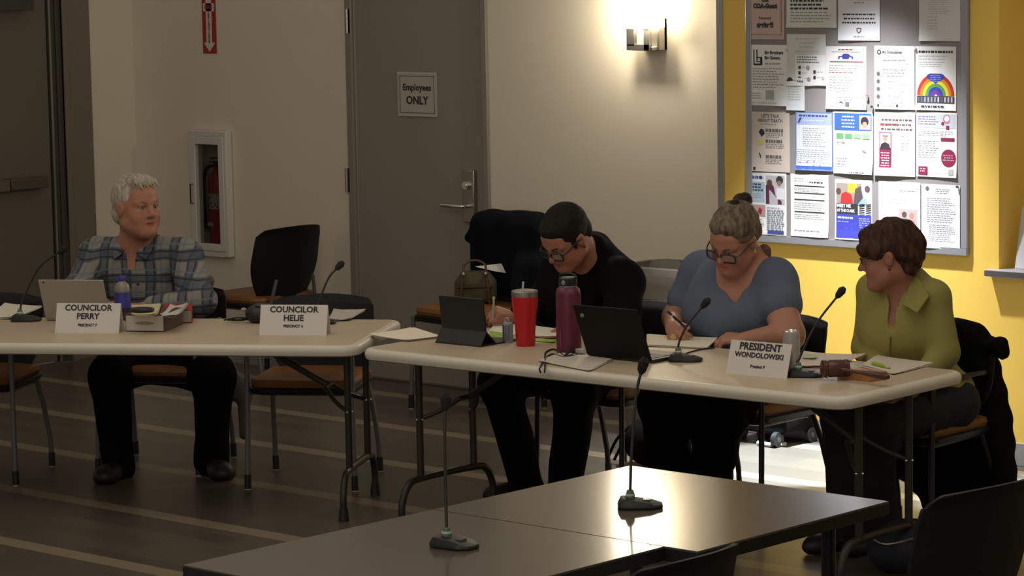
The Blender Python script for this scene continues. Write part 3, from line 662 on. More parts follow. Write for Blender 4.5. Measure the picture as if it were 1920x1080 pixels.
def f15(p):
    p.rect(0.02, 0.02, 0.98, 0.24, (0.50, 0.52, 0.58)); p.lines(0.04, 0.62, 0.05, 0.2, 4, (0.2, 0.15, 0.25), 0.4); p.disc(0.76, 0.10, 0.10, (0.42, 0.2, 0.25)); p.disc(0.76, 0.09, 0.06, W1); p.disc(0.66, 0.17, 0.04, MAR); p.rect(0.74, 0.2, 0.82, 0.26, MAR)
    p.rect(0.61, 0.385, 0.95, 0.44, MAR); p.disc(0.80, 0.70, 0.185, MAR, 24); p.poly([(0.84, 0.78), (0.9, 0.82), (0.94, 0.76)], MAR); p.rect(0.05, 0.84, 0.28, 0.97, MAR); p.lines(0.09, 0.25, 0.86, 0.93, 2, (0.6, 0.4, 0.45), 0.5)
    p.lines(0.04, 0.92, 0.27, 0.36, 3, LG); p.lines(0.04, 0.55, 0.42, 0.7, 8, LG); p.lines(0.66, 0.94, 0.64, 0.75, 3, (0.5, 0.3, 0.35), center=True); p.rect(0.80, 0.87, 0.93, 0.96, (0.35, 0.35, 0.36))
flyer(1719, 211, 1794, 332, 'white flyer with maroon speech bubble', f15)
def f16(p):
    p.rect(0.05, 0.15, 0.44, 0.48, (0.40, 0.50, 0.58)); p.lines(0.08, 0.42, 0.05, 0.11, 1, NAVY, 0.8, 0.1); p.lines(0.07, 0.42, 0.17, 0.31, 3, (0.03, 0.06, 0.12), 0.6); p.lines(0.07, 0.42, 0.33, 0.42, 3, GR)
    p.rect(0.47, 0.04, 0.96, 0.50, (0.50, 0.48, 0.50)); p.poly([(0.47, 0.5), (0.47, 0.2), (0.6, 0.15), (0.68, 0.22), (0.72, 0.36), (0.88, 0.45), (0.88, 0.5)], (0.10, 0.02, 0.05)); p.disc(0.57, 0.16, 0.07, (0.08, 0.05, 0.04)); p.disc(0.83, 0.11, 0.09, BL); p.disc(0.82, 0.16, 0.055, (0.28, 0.16, 0.12)); p.rect(0.75, 0.24, 0.95, 0.42, (0.7, 0.7, 0.72))
    p.rect(0.05, 0.52, 0.46, 0.70, (0.45, 0.30, 0.28)); p.poly([(0.3, 0.56), (0.38, 0.6), (0.34, 0.69), (0.26, 0.64)], (0.30, 0.02, 0.03)); p.lines(0.5, 0.85, 0.54, 0.57, 1, GR)
    p.lines(0.5, 0.95, 0.58, 0.92, 10, (0.35, 0.38, 0.45), 0.6, 0.1); p.rect(0.52, 0.925, 0.94, 0.98, (0.05, 0.06, 0.30)); p.lines(0.08, 0.44, 0.73, 0.95, 6, LG)
flyer(1403, 324, 1475, 440, 'health flyer with photo of two people behind the bun-haired woman', f16)
def f17(p):
    p.lines(0.1, 0.35, 0.05, 0.13, 2, LG); p.lines(0.5, 0.85, 0.10, 0.15, 1, BL, 0.4, 0); 
    for v in (0.18, 0.295, 0.40, 0.595): p.rect(0.1, v, 0.9, v+0.017, BL)
    p.lines(0.1, 0.9, 0.21, 0.28, 3, (0.6, 0.6, 0.6)); p.lines(0.1, 0.9, 0.44, 0.57, 4, (0.6, 0.6, 0.6)); p.lines(0.1, 0.9, 0.63, 0.72, 3, (0.6, 0.6, 0.6)); p.lines(0.1, 0.92, 0.88, 0.93, 1, GR)
flyer(1483, 327, 1554, 444, 'white form with four black ruled bars', f17)
def f18(p):
    p.rect(0.04, 0.06, 0.72, 0.42, (0.35, 0.30, 0.26)); p.rect(0.35, 0.06, 0.60, 0.22, (0.75, 0.45, 0.06)); p.poly([(0.15, 0.42), (0.18, 0.24), (0.3, 0.20), (0.45, 0.25), (0.5, 0.42)], (0.5, 0.03, 0.03)); p.poly([(0.5, 0.42), (0.55, 0.15), (0.7, 0.1), (0.8, 0.42)], (0.10, 0.08, 0.09)); p.disc(0.1, 0.2, 0.07, (0.12, 0.06, 0.05)); p.poly([(0.6, 0.42), (0.75, 0.3), (0.85, 0.3), (0.85, 0.4)], (0.3, 0.45, 0.65)); p.disc(0.87, 0.14, 0.07, (0.15, 0.07, 0.1))
    p.rect(0.04, 0.40, 0.62, 0.57, BL); p.text('MEET ME', 0.06, 0.44, 0.075, W1, 0.0015, 'LEFT', 0.95); p.text('AT THE CLARK', 0.06, 0.52, 0.066, W1, 0.0015, 'LEFT', 0.80)
    p.rect(0.04, 0.58, 0.97, 0.965, (0.05, 0.06, 0.48)); p.lines(0.08, 0.5, 0.61, 0.66, 1, W1, 0.6, 0); p.lines(0.08, 0.5, 0.68, 0.76, 2, (0.4, 0.42, 0.7)); p.lines(0.08, 0.5, 0.785, 0.82, 1, W1, 0.6, 0); p.lines(0.65, 0.95, 0.62, 0.80, 5, (0.35, 0.38, 0.75), 0.5)
    for i in range(5): p.poly([(0.66, 0.40+i*0.035), (0.8, 0.39+i*0.035), (0.8, 0.405+i*0.035), (0.66, 0.42+i*0.035)], BL); p.poly([(0.84, 0.40+i*0.035), (0.97, 0.38+i*0.035), (0.97, 0.40+i*0.035), (0.84, 0.42+i*0.035)], BL)
flyer(1566, 337, 1636, 450, 'colourful MEET ME AT THE CLARK poster with deep blue lower half', f18)
def f19(p): p.lines(0.5, 0.92, 0.12, 0.16, 1, GR); p.lines(0.1, 0.8, 0.25, 0.36, 2, (0.65, 0.65, 0.66)); p.rect(0.48, 0.43, 0.93, 0.70, (0.50, 0.42, 0.42)); p.disc(0.62, 0.52, 0.06, (0.12, 0.07, 0.07)); p.disc(0.8, 0.53, 0.06, (0.5, 0.25, 0.22)); p.rect(0.54, 0.58, 0.68, 0.70, (0.22, 0.2, 0.22)); p.rect(0.73, 0.59, 0.87, 0.70, (0.6, 0.3, 0.28)); p.rect(0.04, 0.0, 0.045, 1, (0.6, 0.62, 0.66))
flyer(1648, 341, 1726, 458, 'white flyer with small photo of two faces above the short-haired woman', f19)
def f20(p): p.disc(0.16, 0.07, 0.05, (0.14, 0.12, 0.16)); p.lines(0.35, 0.75, 0.06, 0.15, 3, GR, center=True); p.lines(0.15, 0.9, 0.2, 0.60, 12, GR, 0.3); p.lines(0.2, 0.9, 0.62, 0.9, 9, GR, 0.3)
flyer(1728, 346, 1800, 466, 'typed letter at the bottom right of the board', f20, (0.72, 0.72, 0.75))
for i, (px, py, c_, lb) in enumerate(((1628, 179, (0.6, 0.12, 0.14), 'red push pin on the board between car flyer and Ombudsman flyer'), (1637, 200, (0.04, 0.04, 0.04), 'black push pin at the lower left of the Ombudsman flyer'), (1477, 94, (0.55, 0.55, 0.5), 'pale push pin between the Big Brothers flyer and faint page'), (1797, 350, (0.05, 0.05, 0.05), 'dark push pin at the top of the typed letter'), (1718, 90, (0.7, 0.7, 0.7), 'white push pin at the rainbow flyer corner'))):
    q_ = aty(px, py, YP); b = MB().tube([(0, 0.0, 0), (0, -0.008, 0)], [0.003, 0.0045], 8).tube([(0, -0.008, 0), (0, -0.011, 0)], 0.006, 8)
    tag(b.build('push_pin', colmat(c_), None, (q_[0], YP-0.002, q_[2])), lb, 'push pin', 'push pins in the board')
# notice standing on the counter ledge
q0 = aty(1896, 497, YY+0.02); 
t = thing('standing_notice', 'white notice in holder standing on the counter at the right edge', 'notice', (q0[0]+0.11, YY+0.06, ZL))
B = MB(); hn = 0.265; ln = 0.10
B.add([(-0.105, -0.02, 0.002), (0.105, -0.02, 0.002), (0.105, ln*0.4, hn), (-0.105, ln*0.4, hn), (-0.105, -0.017, 0.002), (0.105, -0.017, 0.002), (0.105, ln*0.4+0.003, hn), (-0.105, ln*0.4+0.003, hn)], [(0,1,2,3), (7,6,5,4), (0,4,5,1), (1,5,6,2), (2,6,7,3), (3,7,4,0)])
B.build('sheet', C('notice_sheet', 0.5, 0.49, 0.5), t)
sl = math.atan2(ln*0.4+0.02, hn)
b = MB()
for (zz, u0, u1) in ((0.225, 0.0, 0.03), (0.165, -0.05, 0.05), (0.135, -0.02, 0.05), (0.126, -0.02, 0.04)):
    yy = -0.02+zz*math.tan(sl)-0.0012; b.box(u0, u1, yy-0.0006, yy, zz-0.004, zz+0.004)
b.build('printed_lines', C('grey_ink', 0.15, 0.14, 0.14), t)
MB().box(-0.108, 0.108, -0.025, 0.03, 0, 0.004).build('holder_foot', C('clear_acrylic', 0.35, 0.34, 0.33, 0.2), t)
# cable inside the opening
ca_, cb_ = aty(1875, 44, YY+0.22), aty(1935, -8, YY+0.4)
tag(MB().tube([aty(1876, 44, YY+0.05), aty(1896, 26, YY+0.18), aty(1925, 0, YY+0.35)], 0.004, 6).build('wall_cable', C('cable_tan', 0.12, 0.09, 0.04)), 'thin cable slanting across the yellow side wall at the top right', 'cable')

# ------------------------------------------------------------------ FURNITURE
TZ = 0.72


def make_chair(label, tubem, arms, group=None, seatm=None):
    t = thing('stacking_chair', label, 'chair', (0, 0, 0), 0, group)
    seatm = seatm or SEATO
    MB().rrect(0.225, 0.22, 0.07, [(0.03, 0.428), (0.006, 0.434), (0.0, 0.45), (0.008, 0.466), (0.03, 0.472)]).build('seat', seatm, t)
    MB().rrect(0.232, 0.225, 0.07, [(0.05, 0.395), (0.01, 0.405), (0, 0.428), (0.012, 0.433)]).build('seat_shell', BLACK, t)
    # backrest: a shell bowed in plan and leaning back
    nu, nv = 18, 26; b = MB(); th = 0.011
    def pt(u, v, o):
        wv = (0.150+0.085*math.sin(min(1, v/0.55)*PI/2)) if v < 0.55 else 0.235-0.012*(v-0.55)/0.45
        if v > 0.84: wv *= 1-(0.13 if arms else 0.22)*(1-math.sqrt(max(0, 1-((v-0.84)/0.16)**2)))
        x = u*wv; y = -0.205-0.035*v-0.045*v*v+0.055*u*u+(-0.02 if v > 0.93 else 0)*((v-0.93)/0.07)
        z = 0.425+(0.345 if arms else 0.41)*v+(-0.012*u*u if v > 0.9 else 0)
        return (x, y-o, z)
    vv = [1-(1-j/nv)**1.7 for j in range(nv+1)]
    vs = [pt(-1+2*i/nu, vv[j], 0) for j in range(nv+1) for i in range(nu+1)]+[pt(-1+2*i/nu, vv[j], th) for j in range(nv+1) for i in range(nu+1)]
    N = (nu+1)*(nv+1); fs = []
    for j in range(nv):
        for i in range(nu):
            q = j*(nu+1)+i; fs.append((q, q+1, q+nu+2, q+nu+1)); fs.append((N+q, N+q+nu+1, N+q+nu+2, N+q+1))
    for i in range(nu): fs += [(i+1, i, N+i, N+i+1), (nv*(nu+1)+i, nv*(nu+1)+i+1, N+nv*(nu+1)+i+1, N+nv*(nu+1)+i)]
    for j in range(nv): fs += [(j*(nu+1), (j+1)*(nu+1), N+(j+1)*(nu+1), N+j*(nu+1)), ((j+1)*(nu+1)+nu, j*(nu+1)+nu, N+j*(nu+1)+nu, N+(j+1)*(nu+1)+nu)]
    b.add(vs, fs, True); b.build('backrest', mat('chair_mesh_black', (0.009, 0.009, 0.0095), 0.6, spec=0.3), t)
    for s in (-1, 1):
        zt = 0.625 if arms else 0.42
        l = MB().tube([(s*0.225, 0.20, zt), (s*0.228, 0.21, 0.25), (s*0.232, 0.22, 0.03)], 0.0115, 10).build('leg', tubem, t)
        MB().tube([(s*0.231, 0.219, 0.065), (s*0.232, 0.22, 0.004)], 0.0145, 10).build('rubber_foot', BLACK, l)
        MB().tube([(s*0.232, 0.22, 0.0), (s*0.232, 0.22, 0.006)], 0.013, 10).build('glide', C('glide_white', 0.55, 0.53, 0.48), l)
        l = MB().tube([(s*0.21, -0.14, 0.41), (s*0.222, -0.185, 0.30), (s*0.232, -0.235, 0.13), (s*0.233, -0.245, 0.03)], 0.0115, 10).build('leg', tubem, t)
        MB().tube([(s*0.233, -0.243, 0.065), (s*0.233, -0.245, 0.004)], 0.0145, 10).build('rubber_foot', BLACK, l)
        MB().tube([(s*0.233, -0.245, 0.0), (s*0.233, -0.245, 0.006)], 0.013, 10).build('glide', MATS['glide_white'], l)
        if arms:
            MB().tube(catmull([(s*0.225, 0.20, 0.60), (s*0.226, 0.175, 0.632), (s*0.228, 0.05, 0.640), (s*0.225, -0.12, 0.640), (s*0.205, -0.185, 0.63)]), 0.010, 8).build('armrest', tubem, t)
    b = MB()
    for s in (-1, 1): b.tube([(s*0.215, 0.19, 0.405), (s*0.205, -0.16, 0.405), (s*0.16, -0.245, 0.43), (s*0.13, -0.262, 0.56)], 0.010, 8)
    b.tube([(-0.21, -0.12, 0.402), (0.21, -0.12, 0.402)], 0.010, 8); b.build('seat_frame', tubem, t)
    return t
def place(t, x, y, deg, label=None):
    t.location = (x, y, 0); t.rotation_euler = (0, 0, math.radians(deg))
    if label: t['label'] = label
    return t
chA = make_chair('black chair with amber seat standing empty against the cream wall left of the door', TUBEG, False); place(chA, -11.27, 10.375, 90)
c5 = copy_tree(chA); c5.scale = (1, 1, 1.09); place(c5, -9.67, 10.31, 173, 'amber seated chair in front of the grey door, draped with a navy coat')
chB = make_chair('empty grey-legged chair pushed in behind the second name card', TUBEG, True); place(chB, -8.90, 8.47, 212)
place(copy_tree(chB), -10.165, 7.68, 212, 'chair cut off by the left edge, behind the left table end')
place(copy_tree(chB), -9.70, 8.33, 209, 'chair under the man in the plaid shirt')
chC = make_chair('dark chair under the person in the black sweater', TUBEB, True); place(chC, -7.69, 9.02, 180)
place(copy_tree(chC), -6.97, 9.00, 180, 'dark chair under the woman in the grey-blue shirt')
place(copy_tree(chC), -6.18, 8.99, 180, 'dark chair under the woman in the green blouse, a coat hung over it')
chD = make_chair('black foreground chair with its backrest at the lower right corner', mat('chair_dark_tube', (0.02, 0.02, 0.021), 0.4), False, seatm=C('seat_dark', 0.012, 0.012, 0.013))
chD.scale = (1, 1, 1.032)
place(chD, -4.33, 6.30, 84)
place(copy_tree(chD), -4.40, 5.12, 92, 'black foreground chair, only its top edge showing at the bottom middle')


def make_folding_table(label, L, W, group=None):
    t = thing('folding_table', label, 'table', (0, 0, 0), 0, group); z = TZ
    hx, hy = L/2, W/2
    MB().rrect(hx, hy, 0.075, [(0.02, z-0.046), (0.004, z-0.040), (0.0, z-0.028), (0.0, z-0.016), (0.005, z-0.006), (0.014, z-0.001), (0.030, z-0.0005)], n=8).build('tabletop_rim', TABRIM, t)
    MB().rrect(hx-0.030, hy-0.030, 0.05, [(0.0, z-0.006), (0.0, z-0.0008), (0.001, z)], n=8).build('tabletop', TABTOP, t)
    for s in (-1, 1):
        x = s*(hx-0.105); yv = 0.158; b = MB(); r = 0.0145
        for q in (-1, 1): b.tube([(x, q*yv, z-0.045), (x, q*yv, 0.185)], r, 12)
        b.tube(catmull([(x, -yv-0.115, 0.03), (x, -yv-0.112, 0.10), (x, -yv-0.075, 0.165), (x, -yv, 0.185), (x, yv, 0.185), (x, yv+0.075, 0.165), (x, yv+0.112, 0.10), (x, yv+0.115, 0.03)], 5), 0.0145, 12)
        b.tube([(x, -yv, z-0.06), (x, yv, z-0.06)], 0.011, 8)
        lg = b.build('leg_frame', TUBEBR, t)
        for q in (-1, 1):
            MB().tube([(x, q*(yv+0.115), 0.05), (x, q*(yv+0.116), 0.0)], [0.018, 0.022], 12).build('rubber_foot', BLACK, lg)
            MB().ball((x+s*0.0, q*yv-0.016, 0.42), 0.005, 8).ball((x+0.016, q*yv, 0.42), 0.005, 8).build('rivet', CHROME, lg)
        b = MB()
        for q in (-1, 1): b.tube(catmull([(x, q*yv, 0.42), (x-s*0.06, q*yv*0.7, 0.45), (x-s*0.12, q*yv*0.3, 0.50)]), 0.009, 8)
        b.tube([(x-s*0.12, -yv*0.35, 0.50), (x-s*0.12, yv*0.35, 0.50)], 0.010, 8)
        b.tube([(x-s*0.12, 0, 0.50), (x-s*0.40, 0, z-0.06)], 0.013, 8)
        b.build('folding_brace', TUBEBR, t)
    return t
A2 = np.array([-7.965, 7.825]); B2 = np.array([-5.70, 7.895]); ang2 = math.atan2(B2[1]-A2[1], B2[0]-A2[0]); L2 = float(np.linalg.norm(B2-A2))
n2 = np.array([-math.sin(ang2), math.cos(ang2)]); W2 = 0.79
T2 = make_folding_table('cream folding table in the middle where three councilors write', L2, W2, None)
cc = (A2+B2)/2+n2*W2/2; T2.location = (cc[0], cc[1], 0); T2.rotation_euler = (0, 0, ang2)
A1r = np.array([-8.005, 7.865]); d1v = _unit([-1.24, -0.765]); n1 = np.array([d1v[1], -d1v[0]]); n1 = n1 if n1[1] > 0 else -n1
L1 = 2.28; W1t = 0.83
T1 = make_folding_table('cream folding table on the left where the plaid-shirted man sits', L1, W1t, None)
cc = A1r+d1v*L1/2+n1*W1t/2; ang1 = math.atan2(-d1v[1], -d1v[0]); T1.location = (cc[0], cc[1], 0); T1.rotation_euler = (0, 0, ang1)

DT = mat('dark_table_laminate', (0.125, 0.104, 0.082), 0.17, noise=0.05, scale=60, spec=0.6)
def dark_table(label, x0, x1, y0, y1):
    t = thing('meeting_table', label, 'table', ((x0+x1)/2, (y0+y1)/2, 0), 0, None); hx, hy = (x1-x0)/2, (y1-y0)/2
    MB().box(-hx+0.002, hx-0.002, -hy+0.002, hy-0.002, TZ-0.004, TZ).build('tabletop', DT, t)
    MB().box(-hx, hx, -hy, hy, TZ-0.038, TZ-0.003).build('edge_band', C('edge_black', 0.008, 0.008, 0.008, 0.5), t, bevel=0.002)
    for sx_ in (-1, 1):
        for sy in (-1, 1):
            l = MB().tube([(sx_*(hx-0.12), sy*(hy-0.12), TZ-0.04), (sx_*(hx-0.12), sy*(hy-0.12), 0.03)], 0.02, 14).build('leg', TUBEB, t)
            MB().lathe([(0.024, 0), (0.024, 0.03), (0.02, 0.035)], (sx_*(hx-0.12), sy*(hy-0.12), 0), 14).build('foot', BLACK, l)
    return t
pn = atz(1279, 1016, TZ)
dkL = -5.475
dark_table('dark laminate table in the foreground, nearer of the two', dkL, float(pn[0]), 4.745, 5.655)
dark_table('dark laminate table behind, farther of the two', dkL, -4.545, 5.657, 6.50)

# ------------------------------------------------------------------ gooseneck microphones
def mic(px, py, tip, label, hd=0.0, bend=None, sz=1.0, headlen=0.035):
    p = atz(px, py, TZ); Z = depth_of(p)
    t = thing('gooseneck_microphone', label, 'microphone', tuple(p), hd, 'gooseneck microphones on the tables')
    b = MB(); hw = 0.040*sz
    rings = []
    for zz, sc_ in ((0.0, 1.0), (0.010, 1.02), (0.030, 0.84)):
        pts = [(-hw*0.8, -0.034), (hw*0.8, -0.034), (hw, -0.020), (hw*1.05, 0.060), (hw*0.55, 0.088), (-hw*0.55, 0.088), (-hw*1.05, 0.060), (-hw, -0.020)]
        rings.append([(x*sc_, (y-0.02)*sc_+0.02, zz-(0.016*max(0, (y-0.0)/0.088) if zz > 0.02 else 0)) for x, y in pts])
    b.loft(rings, True, False); b.build('base', BLACK, t, bevel=0.004)
    MB().box(-0.012, 0.012, 0.035, 0.055, 0.018, 0.024).build('talk_button', C('button_grey', 0.08, 0.08, 0.08, 0.3), t)
    R_i = Matrix.Rotation(-hd, 3, 'Z')
    def loc(v): return np.array(R_i @ Vector(tuple(np.array(v)-p)))
    col_ = MB().lathe([(0.013, 0.024), (0.013, 0.036), (0.009, 0.050)], (0, 0.0, 0), 14); col_.build('collar', C('collar_green', 0.10, 0.16, 0.12, 0.4), t)
    MB().lathe([(0.0135, 0.034), (0.0135, 0.040)], (0, 0.0, 0), 14).build('light_ring', C('ring_pale', 0.55, 0.65, 0.58, 0.3), t)
    pts = [np.array([0, 0.0, 0.045])]
    for (x, y, dz) in (bend or []): pts.append(loc(dep(x, y, Z+dz)))
    te = loc(dep(tip[0], tip[1], Z+(tip[2] if len(tip) > 2 else 0))); pts.append(te)
    cm = catmull(pts, 8); MB().tube(cm, 0.0042, 8).build('gooseneck', BLACK, t)
    dv = _unit(cm[-1]-cm[-3]); h = MB().tube([te-dv*0.028, te-dv*0.018, te+dv*0.006, te+dv*0.02], [0.005, 0.012, 0.0155, 0.007], 12).build('microphone_head', BLACKM, t)
    return t
mic(38, 602, (119, 468), 'gooseneck microphone at the far left beside the grey laptop', -0.9, [(44, 560, 0), (75, 500, 0)])
mic(590, 607, (638, 497), 'gooseneck microphone leaning right behind the second name card', -0.9, [(600, 560, 0), (617, 520, 0)])
mic(1272, 677, (1324, 567), 'gooseneck microphone in front of the woman in the grey-blue shirt', -1.05, [(1274, 640, 0), (1290, 608, 0)])
mic(1497, 706, (1577, 547), 'gooseneck microphone beside the president name card', -1.05, [(1500, 670, 0), (1530, 608, 0)])
mic(1182, 952, (1206, 683), 'gooseneck microphone on the farther dark table, in the lamp reflection', -0.85, [(1184, 850, 0), (1193, 740, 0)])
mic(838, 1024, (836, 750), 'gooseneck microphone on the nearer dark table', -1.45, [(836, 930, 0), (834, 820, 0)])

# ------------------------------------------------------------------ name cards
def card(px0, px1, py, label, lines, hdeg, depth=0.075, H_=0.118):
    a = atz(px0, py, TZ); L_ = None
    dirv = np.array([math.cos(hdeg), math.sin(hdeg), 0])
    # width from the right hand pixel, measured along the card direction
    lo, hi = 0.1, 0.5
    from_ = lambda q: 960+F*((a+dirv*q-CP)@RT)/((a+dirv*q-CP)@fw)
    for _ in range(40):
        m_ = (lo+hi)/2
        if from_(m_) < px1: lo = m_
        else: hi = m_
    W_ = lo; o = a+dirv*W_/2
    t = thing('name_card', label, 'name card', tuple(o), hdeg, None); hw = W_/2; th = 0.0012
    b = MB().hexa([(-hw, 0, 0), (hw, 0, 0), (hw, th, 0), (-hw, th, 0), (-hw, depth/2, H_), (hw, depth/2, H_), (hw, depth/2+th, H_-0.001), (-hw, depth/2+th, H_-0.001)])
    b.hexa([(-hw, depth-th, 0), (hw, depth-th, 0), (hw, depth, 0), (-hw, depth, 0), (-hw, depth/2, H_-0.001), (hw, depth/2, H_-0.001), (hw, depth/2+th, H_), (-hw, depth/2+th, H_)])
    b.build('folded_card', C('card_white', 0.66, 0.63, 0.60), t)
    sl = math.atan2(depth/2, H_)
    for tx, size, v, bold in lines:
        tmesh('lettering', tx, size, INK, t, (0.0, v*math.tan(sl)-0.0012, v), (PI/2-sl, 0, 0), bold=bold)
    return t
card(103, 223, 624, 'white folded name card in front of the grey laptop, COUNCILOR and PRECINCT 7', [('COUNCILOR', 0.034, 0.099, 0.0010), ('PERRY', 0.034, 0.066, 0.0010), ('PRECINCT 7', 0.015, 0.031, 0.0006)], ang1)
card(486, 612, 628, 'white folded name card in front of the empty chair', [('COUNCILOR', 0.034, 0.099, 0.0010), ('HELIE', 0.034, 0.066, 0.0010), ('PRECINCT 6', 0.015, 0.035, 0.0006)], ang1)
card(1361, 1475, 700, 'white folded PRESIDENT name card on the middle table', [('PRESIDENT', 0.036, 0.099, 0.0012), ('WONDOLOWSKI', 0.026, 0.070, 0.0008), ('Precinct 9', 0.015, 0.032, 0.0005)], ang2+0.04)

# ------------------------------------------------------------------ things on the left table
def laptop(px0, px1, py, W_, hd, tilt, label, lidm, basem, lidh=0.205, depth=0.21, th=0.006):
    a = atz(px0, py, TZ); b_ = atz(px1, py, TZ); o = (a+b_)/2
    o = atz((px0+px1)/2, py, TZ)
    t = thing('laptop', label, 'laptop', tuple(o), hd); hw = W_/2
    MB().box(-hw, hw, 0.004, depth, 0.002, 0.014).build('keyboard_base', basem, t, bevel=0.003)
    k = MB()
    for r in range(5):
        for c in range(13): k.box(-hw+0.02+c*(W_-0.04)/13, -hw+0.02+(c+0.86)*(W_-0.04)/13, depth*0.16+r*0.02, depth*0.16+r*0.02+0.016, 0.014, 0.0155)
    k.build('keys', BLACK, t)
    cs, sn = math.cos(tilt), math.sin(tilt)
    def P(x, u, o_): return (x, -u*sn+o_*cs, 0.012+u*cs+o_*sn)
    b = MB().hexa([P(-hw, 0, -th), P(hw, 0, -th), P(hw, 0, 0), P(-hw, 0, 0), P(-hw, lidh, -th), P(hw, lidh, -th), P(hw, lidh, 0), P(-hw, lidh, 0)])
    l = b.build('lid', lidm, t, bevel=0.0025)
    MB().add([P(-hw+0.01, 0.012, 0.0006), P(hw-0.01, 0.012, 0.0006), P(hw-0.01, lidh-0.008, 0.0006), P(-hw+0.01, lidh-0.008, 0.0006)], [(0, 1, 2, 3)]).build('screen', C('screen_dark', 0.02, 0.022, 0.025, 0.2), l)
    return t, P, hw, l
t, P, hw, l = laptop(88, 206, 602, 0.285, ang1, 0.42, 'open light grey laptop seen from behind, in front of the plaid-shirted man', C('laptop_grey', 0.36, 0.325, 0.275, 0.4), C('laptop_base_grey', 0.33, 0.30, 0.27, 0.4), lidh=0.19)
MB().tube([P(-hw+0.022, 0.178, -0.006), P(-hw+0.022, 0.178, -0.0072)], 0.004, 10).build('round_logo', INK, l)
b = MB()
for i in range(8): b.hexa([P(0.02+i*0.006-0.01, 0.075, -0.0066), P(0.024+i*0.006-0.01, 0.075, -0.0066), P(0.024+i*0.006-0.01, 0.075, -0.006), P(0.02+i*0.006-0.01, 0.075, -0.006), P(0.02+i*0.006-0.01, 0.081, -0.0066), P(0.024+i*0.006-0.01, 0.081, -0.0066), P(0.024+i*0.006-0.01, 0.081, -0.006), P(0.02+i*0.006-0.01, 0.081, -0.006)])
b.build('maker_mark', C('mark_grey', 0.22, 0.2, 0.17), l)

def lathe_thing(name, label, cat, px, py, prof_parts, z=TZ, group=None):
    p = atz(px, py, z); t = thing(name, label, cat, tuple(p), 0, group)
    for nm, prof, m in prof_parts: MB().lathe(prof, n=28).build(nm, m, t)
    return t
CLR = glass_mat('clear_bottle_plastic', (0.55, 0.55, 0.5), 0.12)
lathe_thing('water_bottle', 'small plastic bottle with blue cap and blue label beside the name card', 'bottle', 231, 600, [
    ('body', [(0.03, 0), (0.034, 0.006), (0.034, 0.07), (0.032, 0.074), (0.032, 0.125), (0.034, 0.13), (0.028, 0.150), (0.013, 0.166), (0.013, 0.172)], C('bottle_dark', 0.055, 0.035, 0.05, 0.2)),
    ('label', [(0.0345, 0.055), (0.0345, 0.118)], C('label_blue', 0.05, 0.06, 0.32, 0.4)),
    ('neck', [(0.0335, 0.119), (0.0345, 0.130), (0.0285, 0.150), (0.0135, 0.166)], C('neck_grey', 0.24, 0.22, 0.18, 0.2)),
    ('cap', [(0.0155, 0.168), (0.016, 0.171), (0.016, 0.186), (0.0145, 0.188)], C('cap_blue', 0.04, 0.045, 0.26, 0.4))])

def sheet_stack(name, label, cat, corners, n, m, z=TZ, wav=0.004, group=None, thick=0.0012, seedv=0, mats=None):
    rs = np.random.RandomState(seedv); c = [atz(x, y, z) for x, y in corners]; o = sum(c)/4
    t = thing(name, label, cat, tuple(o), 0, group)
    for k in range(n):
        b = MB(); off = rs.randn(2)*0.006*(k > 0); N_ = 7; ph = rs.rand()*6
        def pt(u, v, dz):
            p = (c[0]*(1-u)*(1-v)+c[1]*u*(1-v)+c[2]*u*v+c[3]*(1-u)*v)-o
            e = max(0, abs(u-0.5)*2-0.55)+max(0, abs(v-0.5)*2-0.6)
            return (p[0]+off[0], p[1]+off[1], 0.0006+k*(thick+0.0012)+dz+wav*e*(0.6+0.4*math.sin(4*u+3*v+ph)))
        vs = [pt(i/N_, j/N_, thick) for j in range(N_+1) for i in range(N_+1)]+[pt(i/N_, j/N_, 0) for j in range(N_+1) for i in range(N_+1)]
        M_ = (N_+1)**2; fs = []
        for j in range(N_):
            for i in range(N_):
                q = j*(N_+1)+i; fs += [(q, q+1, q+N_+2, q+N_+1), (M_+q, M_+q+N_+1, M_+q+N_+2, M_+q+1)]
        for i in range(N_):
            a_, b2 = i, i+1; fs += [(b2, a_, M_+a_, M_+b2)]; a_, b2 = N_*(N_+1)+i, N_*(N_+1)+i+1; fs += [(a_, b2, M_+b2, M_+a_)]
            a_, b2 = i*(N_+1), (i+1)*(N_+1); fs += [(a_, b2, M_+b2, M_+a_)]; a_, b2 = i*(N_+1)+N_, (i+1)*(N_+1)+N_; fs += [(b2, a_, M_+a_, M_+b2)]
        b.add(vs, fs, True); b.build('sheet', (mats[k % len(mats)] if mats else m), t)
    return t
sheet_stack('paper_stack', 'loose white papers at the far left, behind the microphone', 'papers', [(-40, 598), (35, 600), (80, 577), (10, 576)], 2, PAPERC, wav=0.02)
# brown box with white end label, yellow folder with tape roll, red binder
def obox(px, py, z, hw, y1, h, hd):  # a box standing on z with its front bottom centre at the pixel
    return atz(px, py, z)
p = atz(272, 622, TZ); t = thing('document_box', 'small dark brown box with a white label on its end, right of the bottle', 'box', tuple(p), ang1-0.03)
MB().box(-0.083, 0.083, 0.0, 0.235, 0.001, 0.072).build('box_body', C('box_brown', 0.085, 0.04, 0.035, 0.6), t, bevel=0.002)
MB().box(-0.080, 0.080, -0.0015, 0.0, 0.004, 0.066).build('end_label', C('label_white', 0.60, 0.56, 0.50), t)
MB().ball((0, -0.0016, 0.035), 0.03, 10, (1.4, 0.03, 0.25)).build('label_drawing', C('label_olive', 0.30, 0.27, 0.16), t)
p2 = atz(333, 607, TZ); t = thing('red_binder', 'thick red binder lying behind the brown box', 'binder', tuple(atz(332, 607, TZ)), ang1+0.30)
